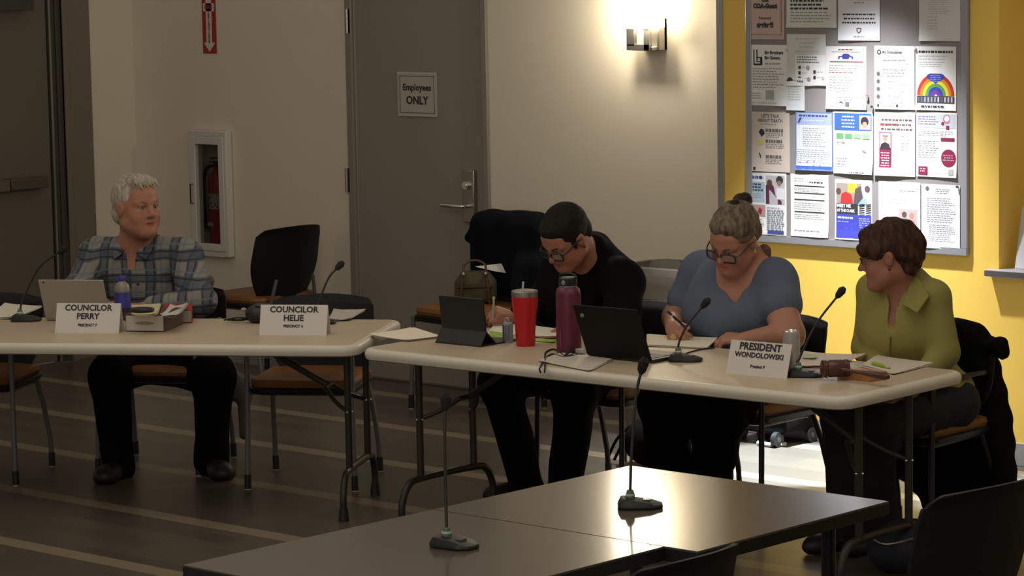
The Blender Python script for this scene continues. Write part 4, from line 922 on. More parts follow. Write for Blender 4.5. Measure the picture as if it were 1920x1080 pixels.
MB().box(-0.055, 0.065, 0.0, 0.24, 0.001, 0.058).build('cover', C('binder_red', 0.32, 0.022, 0.028, 0.5), t, bevel=0.003)
MB().box(-0.050, 0.060, -0.001, 0.02, 0.006, 0.052).build('page_block', C('page_block', 0.30, 0.28, 0.26), t)
b = MB()
for k in range(9): b.ball((-0.045+random.random()*0.04, -0.006, 0.01+random.random()*0.04), 0.009, 8)
b.build('crumpled_wrapper', C('wrapper', 0.36, 0.36, 0.36, 0.3), t)
sheet_stack('yellow_envelope', 'pale yellow envelope on top of the brown box', 'envelope', [(248, 592), (296, 594), (302, 572), (248, 578)], 2, C('envelope_yellow', 0.58, 0.53, 0.30), z=TZ+0.078, wav=0.012)
t = thing('tape_dispenser', 'black oval tape roll on the yellow envelope', 'tape', tuple(atz(266, 584, TZ+0.085)), ang1)
b = MB(); b.tube([(0.045*math.cos(a_), 0.03*math.sin(a_), 0.008) for a_ in np.linspace(0, 2*PI, 25)], 0.008, 8, cap=False); b.build('ring', BLACK, t)
MB().rrect(0.036, 0.02, 0.018, [(0, 0.003), (0, 0.009)]).build('core', C('tape_core', 0.12, 0.085, 0.06), t)
sheet_stack('paper_stack', 'rumpled white paper lying on the red binder', 'papers', [(300, 596), (330, 596), (352, 574), (318, 578)], 2, C('rumpled_white', 0.55, 0.52, 0.47), z=TZ+0.066, wav=0.02, seedv=3)
# black device with cables right of centre
dp_ = dep(466, 592, depth_of(atz(466, 610, TZ)))
p = atz(470, 606, TZ+0.0); t = thing('conference_earphone_set', 'black domed earphone set with tangled cable, left of the second name card', 'earphones', tuple(p))
sdf_build('shell', [ell(p+np.array([0.01, 0.03, 0.036]), (0.052, 0.05, 0.040), k=0.02), ell(p+np.array([0.03, 0.05, 0.045]), (0.05, 0.04, 0.038), k=0.02)], 0.004, BLACK, t)
MB().tube(catmull([(0.0, 0.03, 0.055), (0.03, 0.01, 0.075), (0.07, 0.03, 0.07)]), 0.006, 8).build('headband', C('band_green_black', 0.04, 0.05, 0.045, 0.4), t)
b = MB(); rs = np.random.RandomState(4)
for k in range(5):
    b.tube(catmull([np.array([-0.02, 0.0, 0.02])+rs.randn(3)*np.array([0.01, 0.01, 0.006]), np.array([-0.05, -0.02, 0.02])+rs.randn(3)*np.array([0.012, 0.01, 0.006]), np.array([-0.085, -0.035, 0.008])+rs.randn(3)*np.array([0.012, 0.01, 0.002])]), 0.0035, 6)
b.build('tangled_cable', BLACKM, t)
MB().ball((-0.035, -0.005, 0.055), 0.012, 8, (1, 1, 0.7)).build('ear_tip', C('ear_tip', 0.35, 0.31, 0.27), t)
sheet_stack('paper_stack', 'loose papers and a dark folder right of the second name card', 'papers', [(612, 604), (655, 602), (683, 586), (624, 584)], 3, C('papers_grey', 0.50, 0.45, 0.40), wav=0.012, seedv=5, mats=[BLACKM, C('papers_grey2', 0.46, 0.42, 0.38), C('papers_grey3', 0.52, 0.47, 0.41)])
# charging lead hanging at the left leg is left to the chair's jacket below

# ------------------------------------------------------------------ things on the middle table
sheet_stack('paper_stack', 'stack of white papers at the left end of the middle table', 'papers', [(692, 630), (765, 641), (822, 634), (770, 617)], 3, PAPERC, wav=0.007, seedv=6)
p = atz(858, 647, TZ); t = thing('tablet_computer', 'black tablet in a folded keyboard case standing on the middle table', 'tablet', tuple(p), ang2-0.0)
def slab(b, p0, p1, hw, th):  # thin slab between two y-z points
    (y0, z0), (y1, z1) = p0, p1; d = np.array([y1-y0, z1-z0]); d /= np.linalg.norm(d); n_ = np.array([-d[1], d[0]])*th
    b.hexa([(-hw, y0, z0), (hw, y0, z0), (hw, y0+n_[0], z0+n_[1]), (-hw, y0+n_[0], z0+n_[1]), (-hw, y1, z1), (hw, y1, z1), (hw, y1+n_[0], z1+n_[1]), (-hw, y1+n_[0], z1+n_[1])])
b = MB(); slab(b, (0.035, 0.055), (0.02, 0.185), 0.113, -0.010); b.build('screen_panel', C('tablet_black', 0.010, 0.010, 0.010, 0.5), t, bevel=0.002)
b = MB(); slab(b, (0.0, 0.0015), (0.036, 0.058), 0.118, -0.006); slab(b, (0.10, 0.0015), (0.038, 0.058), 0.118, 0.005); b.box(-0.118, 0.118, 0.0, 0.24, 0.0008, 0.006)
b.build('folding_case', C('case_black', 0.014, 0.013, 0.014, 0.6), t, bevel=0.001)
p = atz(953, 642, TZ); t = thing('spray_can', 'small silver-blue striped canister with a ring top, left of the red tumbler', 'canister', tuple(p))
MB().lathe([(0.018, 0), (0.020, 0.004), (0.020, 0.074), (0.017, 0.078)], n=20).build('body', C('canister_blue_grey', 0.30, 0.36, 0.42, 0.35), t)
b = MB()
for k in range(6): a_ = -PI/2+(-0.9+k*0.36); b.box(0.0202*math.cos(a_)-0.0014, 0.0202*math.cos(a_)+0.0014, 0.0205*math.sin(a_)-0.0008, 0.0205*math.sin(a_)+0.0008, 0.008, 0.07)
b.build('dark_stripes', C('canister_stripe', 0.08, 0.09, 0.11), t)
MB().tube([(-0.006+0.010*math.cos(a_), 0, 0.086+0.010*math.sin(a_)) for a_ in np.linspace(0, 2*PI, 17)], 0.003, 6, cap=False).build('ring', C('ring_grey', 0.45, 0.45, 0.45, 0.3), t)
sheet_stack('note_sheet', 'cream notebook page under the writing hand of the person in black', 'notebook', [(912, 630), (960, 634), (985, 612), (930, 606)], 2, PAPERC, wav=0.004, seedv=8)
GREEN = C('lime_green_card', 0.28, 0.45, 0.03, 0.5)
sheet_stack('lime_card', 'lime green card lying beside the tablet', 'card', [(915, 632), (945, 635), (952, 626), (918, 622)], 1, GREEN, z=TZ+0.004, wav=0.004)
sheet_stack('lime_card', 'lime green card lying between the red tumbler and the maroon bottle', 'card', [(1002, 640), (1040, 644), (1046, 634), (1010, 632)], 1, GREEN, z=TZ+0.0, wav=0.006)
sheet_stack('manila_folder', 'cream folder with pink sheet between tumbler and maroon bottle', 'folder', [(1000, 632), (1046, 636), (1056, 620), (1004, 616)], 2, PAPERC, z=TZ+0.004, wav=0.01, mats=[C('pink_sheet', 0.60, 0.22, 0.20), PAPERC])
TR = C('tumbler_red', 0.50, 0.010, 0.014, 0.35)
t = lathe_thing('insulated_tumbler', 'bright red insulated tumbler with steel rim and straw', 'tumbler', 985.5, 648, [
    ('body', [(0.036, 0), (0.0375, 0.003), (0.0385, 0.05), (0.043, 0.11), (0.0505, 0.160), (0.0512, 0.192)], TR),
    ('steel_rim', [(0.0515, 0.192), (0.0520, 0.198), (0.0520, 0.212), (0.050, 0.214)], STEEL),
    ('lid', [(0.046, 0.210), (0.046, 0.216), (0.03, 0.219)], C('lid_clear', 0.35, 0.33, 0.30, 0.2))])
MB().tube([(-0.01, 0, 0.214), (-0.006, 0, 0.248)], 0.0042, 10).build('straw', C('straw_white', 0.55, 0.52, 0.48, 0.4), t)
MR = C('flask_maroon', 0.115, 0.012, 0.035, 0.4)
t = lathe_thing('insulated_flask', 'tall maroon flask with black loop cap behind the black laptop', 'flask', 1067, 661, [
    ('body', [(0.044, 0), (0.0465, 0.004), (0.0475, 0.02), (0.0475, 0.225), (0.044, 0.243), (0.034, 0.252)], MR),
    ('neck_ring', [(0.030, 0.250), (0.032, 0.252), (0.032, 0.257), (0.030, 0.258)], STEEL),
    ('cap', [(0.034, 0.257), (0.035, 0.260), (0.035, 0.283), (0.031, 0.288)], BLACK)])
MB().tube(catmull([(-0.034, 0, 0.265), (-0.036, 0, 0.296), (0.0, 0, 0.303), (0.036, 0, 0.296), (0.034, 0, 0.265)]), 0.0045, 8).build('carry_loop', BLACK, t)
MB().ball((0.006, -0.034, 0.27), 0.010, 10, (1, 0.3, 1)).build('cap_badge', C('badge_grey', 0.22, 0.23, 0.23), t)
MB().box(-0.003, 0.006, -0.0495, -0.046, 0.03, 0.09).build('side_print', C('flask_print', 0.16, 0.03, 0.055), t)

t, P, hw, l = laptop(1096, 1229, 676, 0.305, ang2, 0.40, 'open black laptop seen from behind on the middle table', mat('laptop_black', (0.005, 0.005, 0.005), 0.6, spec=0.25), C('laptop_black_base', 0.018, 0.018, 0.019, 0.45), lidh=0.215, depth=0.22)
p = atz(1100, 596, TZ)
MB().ball(P(-hw+0.035, 0.175, -0.0065), 0.010, 10, (1, 0.3, 1)).build('round_badge', C('badge_dim', 0.20, 0.19, 0.17, 0.3), l)
sheet_stack('paper_stack', 'white sheets at the front edge of the middle table under the black laptop', 'papers', [(1012, 679), (1108, 697), (1150, 676), (1058, 662)], 2, C('sheet_offwhite', 0.60, 0.55, 0.47), wav=0.006, seedv=9)
sheet_stack('paper_stack', 'notepad sheets under the hands of the woman in the grey-blue shirt', 'papers', [(1215, 650), (1325, 655), (1345, 637), (1215, 630)], 3, PAPERC, wav=0.004, seedv=10)
b = MB(); q = lambda x, y, z=TZ: tuple(atz(x, y, z))
t = thing('charger_cable', 'black charging cable looping over the front edge of the middle table', 'cable', tuple(atz(1064, 662, TZ)))
o_ = np.array(atz(1064, 662, TZ))
def ql(x, y, z=TZ+0.004): return np.array(atz(x, y, z))-o_
b.tube(catmull([ql(1086, 658), ql(1062, 668), ql(1040, 655), ql(1024, 660), ql(1021, 672), ql(1012, 690), np.array(aty(1012, 694, 7.80))-o_, np.array(aty(1014, 699, 7.805))-o_]), 0.0032, 6)
b.tube(catmull([ql(1090, 664), ql(1058, 669), ql(1035, 664), ql(1023, 674), ql(1022, 688), np.array(aty(1021, 698, 7.80))-o_]), 0.0032, 6)
b.tube(catmull([ql(1060, 668), ql(1068, 656, TZ+0.02), ql(1075, 650, TZ+0.03)]), 0.006, 6)
b.build('cable', BLACKM, t)
MB().box(0.03, 0.075, 0.0, 0.025, 0.002, 0.020).build('adapter', C('adapter_white', 0.50, 0.47, 0.42), t, bevel=0.003)
b = MB().tube(catmull([ql(1268, 668), ql(1310, 656), ql(1340, 652)]), 0.003, 6)
tag(b.build('microphone_cable', BLACKM, None, tuple(o_)), 'thin dark cable running from the middle microphone under the hands', 'cable')
# silver drink can behind the president card
lathe_thing('drink_can', 'silver drink can behind the PRESIDENT name card', 'can', 1484, 678, [
    ('body', [(0.024, 0), (0.031, 0.006), (0.032, 0.012), (0.032, 0.098), (0.027, 0.110)], C('can_silver', 0.30, 0.29, 0.27, 0.3)),
    ('lid', [(0.0275, 0.110), (0.029, 0.113), (0.0275, 0.116), (0.024, 0.112)], CHROME)])
# gavel and sound block
pB = atz(1608, 714, TZ); rz = ang2-0.10
t = thing('sound_block', 'rectangular orange-brown wooden gavel block', 'sound block', tuple(pB), rz)
WD = mat('block_wood', (0.42, 0.17, 0.05), 0.4, noise=0.25, scale=30)
MB().box(-0.093, 0.055, 0.0, 0.095, 0.0, 0.028).build('block', WD, t, bevel=0.002)
gW = mat('gavel_wood', (0.075, 0.025, 0.015), 0.3, noise=0.3, scale=25)
pG = dep(1566, 690, depth_of(pB)+0.02); t = thing('gavel', 'dark brown wooden gavel resting on its block', 'gavel', (pG[0], pG[1], TZ+0.034))
ax_ = _unit([0.42, 0.55, 0.0]); hd_ = _unit([0.82, -0.10, -0.02])
b = MB(); c0 = np.array([0, 0, 0.008])
b.tube([c0-ax_*0.048, c0-ax_*0.046, c0-ax_*0.034, c0-ax_*0.030, c0-ax_*0.022, c0+ax_*0.022, c0+ax_*0.030, c0+ax_*0.034, c0+ax_*0.046, c0+ax_*0.048], [0.026, 0.031, 0.031, 0.027, 0.031, 0.031, 0.027, 0.031, 0.031, 0.026], 24)
b.build('head', gW, t)
b = MB(); s0 = c0+hd_*0.02; L_ = 0.23
b.tube([s0+hd_*L_*u for u in (0, 0.1, 0.2, 0.45, 0.75, 0.93, 1.0)], [0.007, 0.008, 0.006, 0.008, 0.012, 0.013, 0.007], 14); b.build('handle', gW, t)
b = MB(); rv = _unit(np.cross(ax_, [0, 0, 1]))
b.tube([np.array([-0.015, -0.03, -0.012])+0.012*np.array([0, 0, math.cos(a_)])+0.012*math.sin(a_)*rv for a_ in np.linspace(0, 2*PI, 14)], 0.002, 6, cap=False).build('metal_ring', STEEL, t)
sheet_stack('paper_stack', 'open papers in front of the woman in the green blouse, left pile', 'papers', [(1496, 690), (1560, 690), (1625, 668), (1505, 664)], 3, C('paper_pinkish', 0.66, 0.56, 0.48), wav=0.012, seedv=12)
sheet_stack('paper_stack', 'white sheets at the right end of the middle table, under the highlighter', 'papers', [(1610, 688), (1672, 703), (1745, 684), (1640, 670)], 3, C('paper_warm', 0.66, 0.60, 0.51), wav=0.004, seedv=13)
pH = atz(1650, 684, TZ+0.014); t = thing('highlighter', 'lime green highlighter pen lying on the papers', 'highlighter', tuple(pH), ang2-0.45)
MB().tube([(-0.05, 0, 0), (0.045, 0, 0)], 0.0075, 12).build('barrel', GREEN, t); MB().tube([(0.045, 0, 0), (0.062, 0, 0), (0.070, 0, 0)], [0.008, 0.0065, 0.003], 12).build('cap', C('cap_white', 0.5, 0.5, 0.42), t)
sheet_stack('green_note', 'pale green note strip behind the president microphone', 'note', [(1505, 672), (1530, 672), (1532, 666), (1508, 665)], 1, C('note_green', 0.50, 0.56, 0.30), z=TZ+0.012, wav=0.003)

# ------------------------------------------------------------------ PEOPLE
def frame(f, uph=(0, 0, 1)):
    f = _unit(f); u = np.array(uph, float); u = _unit(u-f*(u@f)); r = np.cross(f, u)
    return np.stack([r, f, u], 1)          # columns: right, forward, up
def head_prims(c, R, s, female=False, nose=1.0, jaw=1.0):
    P = lambda x, y, z: c+R@(np.array([x, y, z])*s)
    E = lambda p, r, k=0.02, op='+': ell(P(*p), np.array(r)*s, R, k*s, op)
    Cp = lambda a, b, ra, rb, k=0.012, op='+': cap(P(*a), P(*b), ra*s, rb*s, k*s, op)
    pr = [E((0, -0.018, 0.032), (0.074, 0.094, 0.086), 0.01), E((0, 0.030, -0.012), (0.064, 0.062, 0.080), 0.03),
          E((0, 0.040, -0.070), (0.050*jaw, 0.050, 0.040), 0.035), Cp((0, 0.078, -0.098), (0, 0.080, -0.096), 0.019, 0.019, 0.03),
          E((0.034, 0.060, -0.036), (0.026, 0.024, 0.028), 0.03), E((-0.034, 0.060, -0.036), (0.026, 0.024, 0.028), 0.03),
          Cp((0.052*jaw, 0.000, -0.062), (0.022, 0.064, -0.096), 0.018, 0.016, 0.035), Cp((-0.052*jaw, 0.000, -0.062), (-0.022, 0.064, -0.096), 0.018, 0.016, 0.035),
          E((0, 0.062, 0.050), (0.050, 0.028, 0.036), 0.03),
          Cp((0.012, 0.086, 0.024), (0.046, 0.070, 0.022), 0.0105, 0.010, 0.016), Cp((-0.012, 0.086, 0.024), (-0.046, 0.070, 0.022), 0.0105, 0.010, 0.016),
          E((0.031, 0.091, 0.003), (0.017, 0.012, 0.012), 0.012, '-'), E((-0.031, 0.091, 0.003), (0.017, 0.012, 0.012), 0.012, '-'),
          Cp((0, 0.090, 0.012), (0, 0.110*nose, -0.026), 0.0085, 0.0125, 0.014), E((0.011, 0.098, -0.030), (0.009, 0.010, 0.008), 0.008), E((-0.011, 0.098, -0.030), (0.009, 0.010, 0.008), 0.008),
          E((0.006, 0.104, -0.038), (0.0035, 0.005, 0.004), 0.003, '-'), E((-0.006, 0.104, -0.038), (0.0035, 0.005, 0.004), 0.003, '-'),
          Cp((-0.019, 0.086, -0.056), (0.019, 0.086, -0.056), 0.0065, 0.0065, 0.008), Cp((0, 0.093, -0.055), (0, 0.093, -0.055), 0.006, 0.006, 0.01),
          Cp((-0.016, 0.086, -0.071), (0.016, 0.086, -0.071), 0.008, 0.008, 0.008), E((0, 0.098, -0.0635), (0.024, 0.014, 0.0026), 0.003, '-')]
    for q in (-1, 1):
        pr += [E((q*0.0765, -0.006, -0.004), (0.0085, 0.019, 0.031), 0.008), E((q*0.083, -0.012, 0.004), (0.006, 0.013, 0.021), 0.004), E((q*0.087, 0.0, 0.0), (0.0055, 0.009, 0.015), 0.004, '-'),
               E((q*0.031, 0.081, 0.0115), (0.017, 0.011, 0.006), 0.005), E((q*0.031, 0.081, -0.009), (0.016, 0.010, 0.005), 0.006)]
    return pr, P
def face_tint(c, R, s):
    def fn(V):
        q = (V-c)@R/s; lip = np.clip(1-np.linalg.norm((q-np.array([0, 0.094, -0.064]))/np.array([0.025, 0.02, 0.013]), axis=1), 0, 1)*2.2
        nose = 0.35*np.clip(1-np.linalg.norm((q-np.array([0, 0.11, -0.026]))/0.022, axis=1), 0, 1)
        ck = 0.0
        for e in (-1, 1):
            ck = ck+0.3*np.clip(1-np.linalg.norm((q-np.array([e*0.042, 0.07, -0.032]))/0.032, axis=1), 0, 1)
            ck = ck+0.25*np.clip(1-np.linalg.norm((q-np.array([e*0.085, -0.006, 0]))/0.03, axis=1), 0, 1)
        return np.clip(lip+nose+ck, 0, 1)
    return fn
def eyes(t, P, s, R, brow, iris=(0.03, 0.03, 0.035), look=(0, 0), browh=0.0048):
    base = np.array(t.location); W_ = C('eye_white', 0.30, 0.26, 0.235, 0.3); I_ = C('iris_dark', *iris, 0.2)
    for q in (-1, 1):
        e = MB().ball(P(q*0.031, 0.0765, 0.002)-base, 0.0125*s, 14).build('eyeball', W_, t)
        d = _unit(P(q*0.031+look[0], 0.1, 0.002+look[1])-P(q*0.031, 0.0765, 0.002)); c_ = P(q*0.031, 0.0765, 0.002)+d*0.0085*s-base
        MB().ball(c_, 0.0055*s, 10).build('iris', I_, e)
        b = MB(); b.tube(catmull([P(q*0.014, 0.0975, 0.020)-base, P(q*0.030, 0.0925, 0.0275)-base, P(q*0.048, 0.0785, 0.023)-base]), [0.0022*s]+[browh*0.75*s]*11+[0.0015*s], 8)
        b.build('eyebrow', brow, t)
def glasses(t, P, s, m, w=0.026, h=0.017, rect=True, y=0.108, z=0.0, thick=0.0022, lens=None):
    base = np.array(t.location); b = MB()
    def ringp(q):
        pts = []
        for k in range(25):
            a_ = 2*PI*k/24; n_ = 4.5 if rect else 2.0
            cx = math.copysign(abs(math.cos(a_))**(2/n_), math.cos(a_)); cz = math.copysign(abs(math.sin(a_))**(2/n_), math.sin(a_))
            pts.append(P(q*0.0335+cx*w, y-0.010*abs(q*0.0335+cx*w)/0.06, z+cz*h)-base)
        return pts
    for q in (-1, 1):
        b.tube(ringp(q), thick*s, 6, cap=False)
        b.tube(catmull([P(q*0.061, y-0.012, z+h*0.5)-base, P(q*0.074, 0.07, z+0.010)-base, P(q*0.080, 0.02, z+0.014)-base, P(q*0.082, -0.008, z+0.008)-base], 5), thick*0.9*s, 6)
    b.tube(catmull([P(-0.010, y-0.001, z+h*0.35)-base, P(0, y+0.003, z+h*0.55)-base, P(0.010, y-0.001, z+h*0.35)-base]), thick*s, 6)
    g = b.build('glasses', m, t)
    lb = MB()
    for q in (-1, 1): pts = ringp(q)[:-1]; lb.add(pts, [tuple(range(len(pts)))])
    lb.build('lens', lens or MATS['lens_clear'], g)
glass_mat('lens_clear', (0.86, 0.88, 0.88), 0.10)
def hand_prims(w, d, n, side, curl=(30, 35, 20), spread=1.0, thumb=(0.75, 0.55, -0.1), thumbcurl=25, sc=1.0, curls=None, k=0.006):
    """w wrist, d pointing to the fingers, n out of the back of the hand, side +1/-1: thumb on d x n * side"""
    d = _unit(d); n = _unit(np.array(n)-d*(np.array(n)@d)); s = np.cross(d, n)*side; pr = []
    def rot(v, a_): ax2 = np.cross(d, n); c_, s_ = math.cos(a_), math.sin(a_); return v*c_+np.cross(ax2, v)*s_+ax2*(ax2@v)*(1-c_)
    # bend towards the palm (-n)
    def bend(a_): return d*math.cos(a_)-n*math.sin(a_)
    kn = []
    for i, o in enumerate((0.030, 0.010, -0.010, -0.028)):
        kpt = w+d*(0.088-0.006*abs(i-1)-0.004*(i == 3))*sc+s*o*sc*1.0; kn.append(kpt)
        pr.append(cap(w+d*0.008*sc+s*o*0.55*sc, kpt, 0.0145*sc, 0.0115*sc, 0.014))
    for i, kpt in enumerate(kn):
        L = (0.070, 0.078, 0.072, 0.057)[i]*sc; c1, c2, c3 = curls[i] if curls else curl
        a_ = math.radians(c1); p0 = kpt; p1 = p0+_unit(bend(a_)+s*(0.10-0.07*i)*spread)*L*0.46
        a_ += math.radians(c2); p2 = p1+_unit(bend(a_)+s*(0.06-0.05*i)*spread)*L*0.30; a_ += math.radians(c3); p3 = p2+bend(a_)*L*0.22
        r = (0.0092, 0.0095, 0.0090, 0.0080)[i]*sc
        pr += [cap(p0, p1, r*1.08, r, k), cap(p1, p2, r, r*0.93, 0.003), cap(p2, p3, r*0.93, r*0.82, 0.003)]
    t0 = w+d*0.022*sc+s*0.020*sc; td = _unit(s*thumb[0]+d*thumb[1]+n*thumb[2]); t1 = t0+td*0.042*sc
    td2 = _unit(td+(d*0.6-s*0.4)*math.radians(thumbcurl)*1.2); t2 = t1+td2*0.032*sc; t3 = t2+_unit(td2+d*0.25-s*0.2)*0.024*sc
    pr += [cap(t0, t1, 0.0150*sc, 0.0118*sc, 0.012), cap(t1, t2, 0.0112*sc, 0.0100*sc, 0.003), cap(t2, t3, 0.0100*sc, 0.0085*sc, 0.003)]
    return pr, dict(kn=kn, thumb=t3)
def person(label, floor_xy):
    return thing('person', label, 'person', (floor_xy[0], floor_xy[1], 0))
def shoe(t, toe, heel, m, w=0.046, h=0.075):
    toe = np.array(toe, float); heel = np.array(heel, float); d = _unit(toe-heel); Rm = frame(d)
    c = (toe+heel)/2; L = np.linalg.norm(toe-heel)/2
    pr = [cap(heel+d*0.045+[0, 0, 0.042], heel+d*0.05+[0, 0, 0.085], 0.040, 0.042, 0.03), cap(heel+d*0.05+[0, 0, 0.036], toe-d*0.05+[0, 0, 0.034], 0.038, w*0.92, 0.04),
          ell(toe-d*0.07+[0, 0, 0.030], (w, 0.075, 0.032), Rm, 0.03)]
    def post(D, X): return np.maximum(D, 0.004-X[..., 2])
    o = sdf_build('shoe', pr, 0.007, m, t, post=post); return o
def cone_leg(hip, knee, ank, r0, r1, r2, k=0.05): return [cap(hip, knee, r0, r1, k), cap(knee, ank, r1*0.97, r2, k)]
SKIN1 = skin_mat('skin_ruddy', (0.42, 0.21, 0.135), (0.36, 0.09, 0.065))
SKIN2 = skin_mat('skin_tan', (0.40, 0.185, 0.12), (0.30, 0.08, 0.07))
SKIN3 = skin_mat('skin_fair', (0.47, 0.245, 0.17), (0.42, 0.12, 0.10))
SKIN4 = skin_mat('skin_light', (0.36, 0.175, 0.12), (0.32, 0.10, 0.08))
HV = 0.0052   # body grid
A = np.array
Zv = A([0, 0, 1.0])

def hair_mat(name, c1, c2, scale=60):
    m = bpy.data.materials.new(name); m.use_nodes = True; nt = m.node_tree; b = nt.nodes['Principled BSDF']; L = nt.links
    tc = nt.nodes.new('ShaderNodeTexCoord'); mp = nt.nodes.new('ShaderNodeMapping'); mp.inputs['Scale'].default_value = (scale, scale, scale*0.25)
    L.new(tc.outputs['Object'], mp.inputs[0]); nz = nt.nodes.new('ShaderNodeTexNoise'); nz.inputs['Scale'].default_value = 1; nz.inputs['Detail'].default_value = 3; L.new(mp.outputs[0], nz.inputs['Vector'])
    x = nt.nodes.new('ShaderNodeMix'); x.data_type = 'RGBA'; x.inputs['A'].default_value = (*c1, 1); x.inputs['B'].default_value = (*c2, 1)
    r = nt.nodes.new('ShaderNodeMapRange'); r.inputs['From Min'].default_value = 0.35; r.inputs['From Max'].default_value = 0.65; L.new(nz.outputs['Fac'], r.inputs['Value']); L.new(r.outputs[0], x.inputs['Factor'])
    L.new(x.outputs['Result'], b.inputs['Base Color']); b.inputs['Roughness'].default_value = 0.65; b.inputs['Specular IOR Level'].default_value = 0.15
    bp = nt.nodes.new('ShaderNodeBump'); bp.inputs['Strength'].default_value = 0.5; bp.inputs['Distance'].default_value = 0.004; L.new(nz.outputs['Fac'], bp.inputs['Height']); L.new(bp.outputs[0], b.inputs['Normal'])
    return m
BLKCLOTH = mat('black_cloth', (0.0045, 0.0045, 0.005), 0.9, spec=0.08)
SHOEM = C('shoe_black', 0.010, 0.010, 0.010, 0.5)

# ---- man in the plaid shirt ------------------------------------------------------------
t = person('white-haired man in a blue and grey plaid flannel shirt, looking to his left', (-9.75, 8.35))
fd = _unit([0.53, -0.85, 0]); rd = np.cross(fd, Zv)            # facing, his right
W1f = lambda px, py, Z: dep(px, py, Z)
hc = W1f(257, 389, 12.72); f_ = _unit([0.95, -0.13, 0.02]); Rh = frame(f_, (-0.08, 0.02, 1)); hs = 1.10
hp, P = head_prims(hc, Rh, hs, jaw=1.10)
nb = W1f(256, 452, 12.80)
shR = W1f(182, 478, 12.88); shL = W1f(346, 478, 12.78)          # image left / right
hip = W1f(283, 660, 13.0); ch = W1f(262, 530, 12.86); wst = W1f(272, 600, 12.92)
elR = W1f(140, 562, 12.58); elL = W1f(372, 566, 12.48)
wrR = W1f(196, 577, 12.42); wrL = W1f(272, 578, 12.38)
wrR[2] = max(wrR[2], TZ+0.035); wrL[2] = max(wrL[2], TZ+0.035)
hR, i1 = hand_prims(wrR, wrL-wrR+A([0, 0, 0.02]), Zv+0.4*fd, 1, (35, 45, 25), thumb=(0.5, 0.7, 0.2))
hL, i2 = hand_prims(wrL, wrR-wrL+A([0, 0, 0.0]), Zv+0.2*fd, -1, (30, 40, 20), thumb=(0.5, 0.7, 0.2))
kR, kL = W1f(207, 705, 12.62), W1f(398, 705, 12.56); aR, aL = W1f(222, 868, 12.60), W1f(396, 862, 12.62)
hipR, hipL = hip-rd*0.0+rd*0.10, hip-rd*0.10
sk = hp+[cap(hc+Rh@A([0, -0.02, -0.06])*hs, nb-A([0, 0, 0.02]), 0.066, 0.072, 0.03), cap(hc+Rh@A([0, 0.035, -0.075])*hs, nb+fd*0.03, 0.045, 0.05, 0.03),
         cap(shR, shL, 0.06, 0.06, 0.05), ell(ch, (0.17, 0.11, 0.20), frame(fd), 0.06), cap(ch, hip, 0.14, 0.14, 0.05), cap(nb-A([0, 0, 0.03]), ch, 0.07, 0.10, 0.05),
         cap(shR, elR, 0.045, 0.038, 0.02), cap(shL, elL, 0.045, 0.038, 0.02), cap(elR, wrR, 0.038, 0.027, 0.02), cap(elL, wrL, 0.038, 0.027, 0.02)]+hR+hL
sk += cone_leg(hipR, kR, aR, 0.075, 0.05, 0.035)+cone_leg(hipL, kL, aL, 0.075, 0.05, 0.035)
sdf_build('body', sk, HV, SKIN1, t, tint=face_tint(hc, Rh, hs))
eyes(t, P, hs, Rh, C('brow_grey', 0.22, 0.17, 0.13), look=(0.003, 0.003), browh=0.003)
HW = hair_mat('white_hair', (0.52, 0.47, 0.40), (0.30, 0.25, 0.20), 70)
def Eh(P, R, s, p, r, k=0.02, op='+'): return ell(P(*p), A(r)*s, R, k*s, op)
pr = [Eh(P, Rh, hs, (0, -0.026, 0.044), (0.082, 0.098, 0.092)), Eh(P, Rh, hs, (0, 0.035, 0.104), (0.055, 0.045, 0.030)), Eh(P, Rh, hs, (0.0, -0.08, -0.02), (0.066, 0.045, 0.062)),
      Eh(P, Rh, hs, (0, 0.078, 0.028), (0.060, 0.052, 0.052), 0.012, '-'), Eh(P, Rh, hs, (0, 0.05, -0.075), (0.10, 0.085, 0.072), 0.012, '-'),
      Eh(P, Rh, hs, (0.084, 0.004, -0.014), (0.03, 0.024, 0.034), 0.006, '-'), Eh(P, Rh, hs, (-0.084, 0.004, -0.014), (0.03, 0.024, 0.034), 0.006, '-')]
for k in range(7):
    x = -0.045+k*0.015; pr.append(cap(P(x, 0.060, 0.112), P(x*1.05-0.004, 0.086, 0.083-0.006*(k % 2)), 0.0075*hs, 0.0025*hs, 0.004))
sdf_build('hair', pr, 0.0042, HW, t, noise=folds(0.0022, 260, 3, (1, 1, 0.5)))
PL = plaid_mat()
sh = [cap(nb-A([0, 0, 0.055])-fd*0.01, nb-A([0, 0, 0.03])-fd*0.02, 0.088, 0.080, 0.04), cap(shR, shL, 0.082, 0.082, 0.06), ell(ch, (0.215, 0.145, 0.19), frame(fd), 0.07),
      ell(wst, (0.205, 0.165, 0.17), frame(fd), 0.06), ell(hip+Zv*0.05, (0.19, 0.15, 0.12), frame(fd), 0.06), cap(shR+A([0, 0, -0.01]), elR, 0.082, 0.067, 0.05), cap(shL+A([0, 0, -0.01]), elL, 0.082, 0.070, 0.05),
      cap(elR, wrR+(elR-wrR)*0.10, 0.062, 0.044, 0.03), cap(elL, wrL+(elL-wrL)*0.16, 0.065, 0.044, 0.03),
      cap(nb+fd*0.03+Zv*0.04, nb+fd*0.085-Zv*0.10, 0.046, 0.014, 0.02, '-'), cap(nb+Zv*0.01, nb+Zv*0.12, 0.078, 0.085, 0.01, '-')]
shirt = sdf_build('plaid_shirt', sh, 0.0062, PL, t, noise=folds(0.0065, 24, 5))
base = A(t.location)
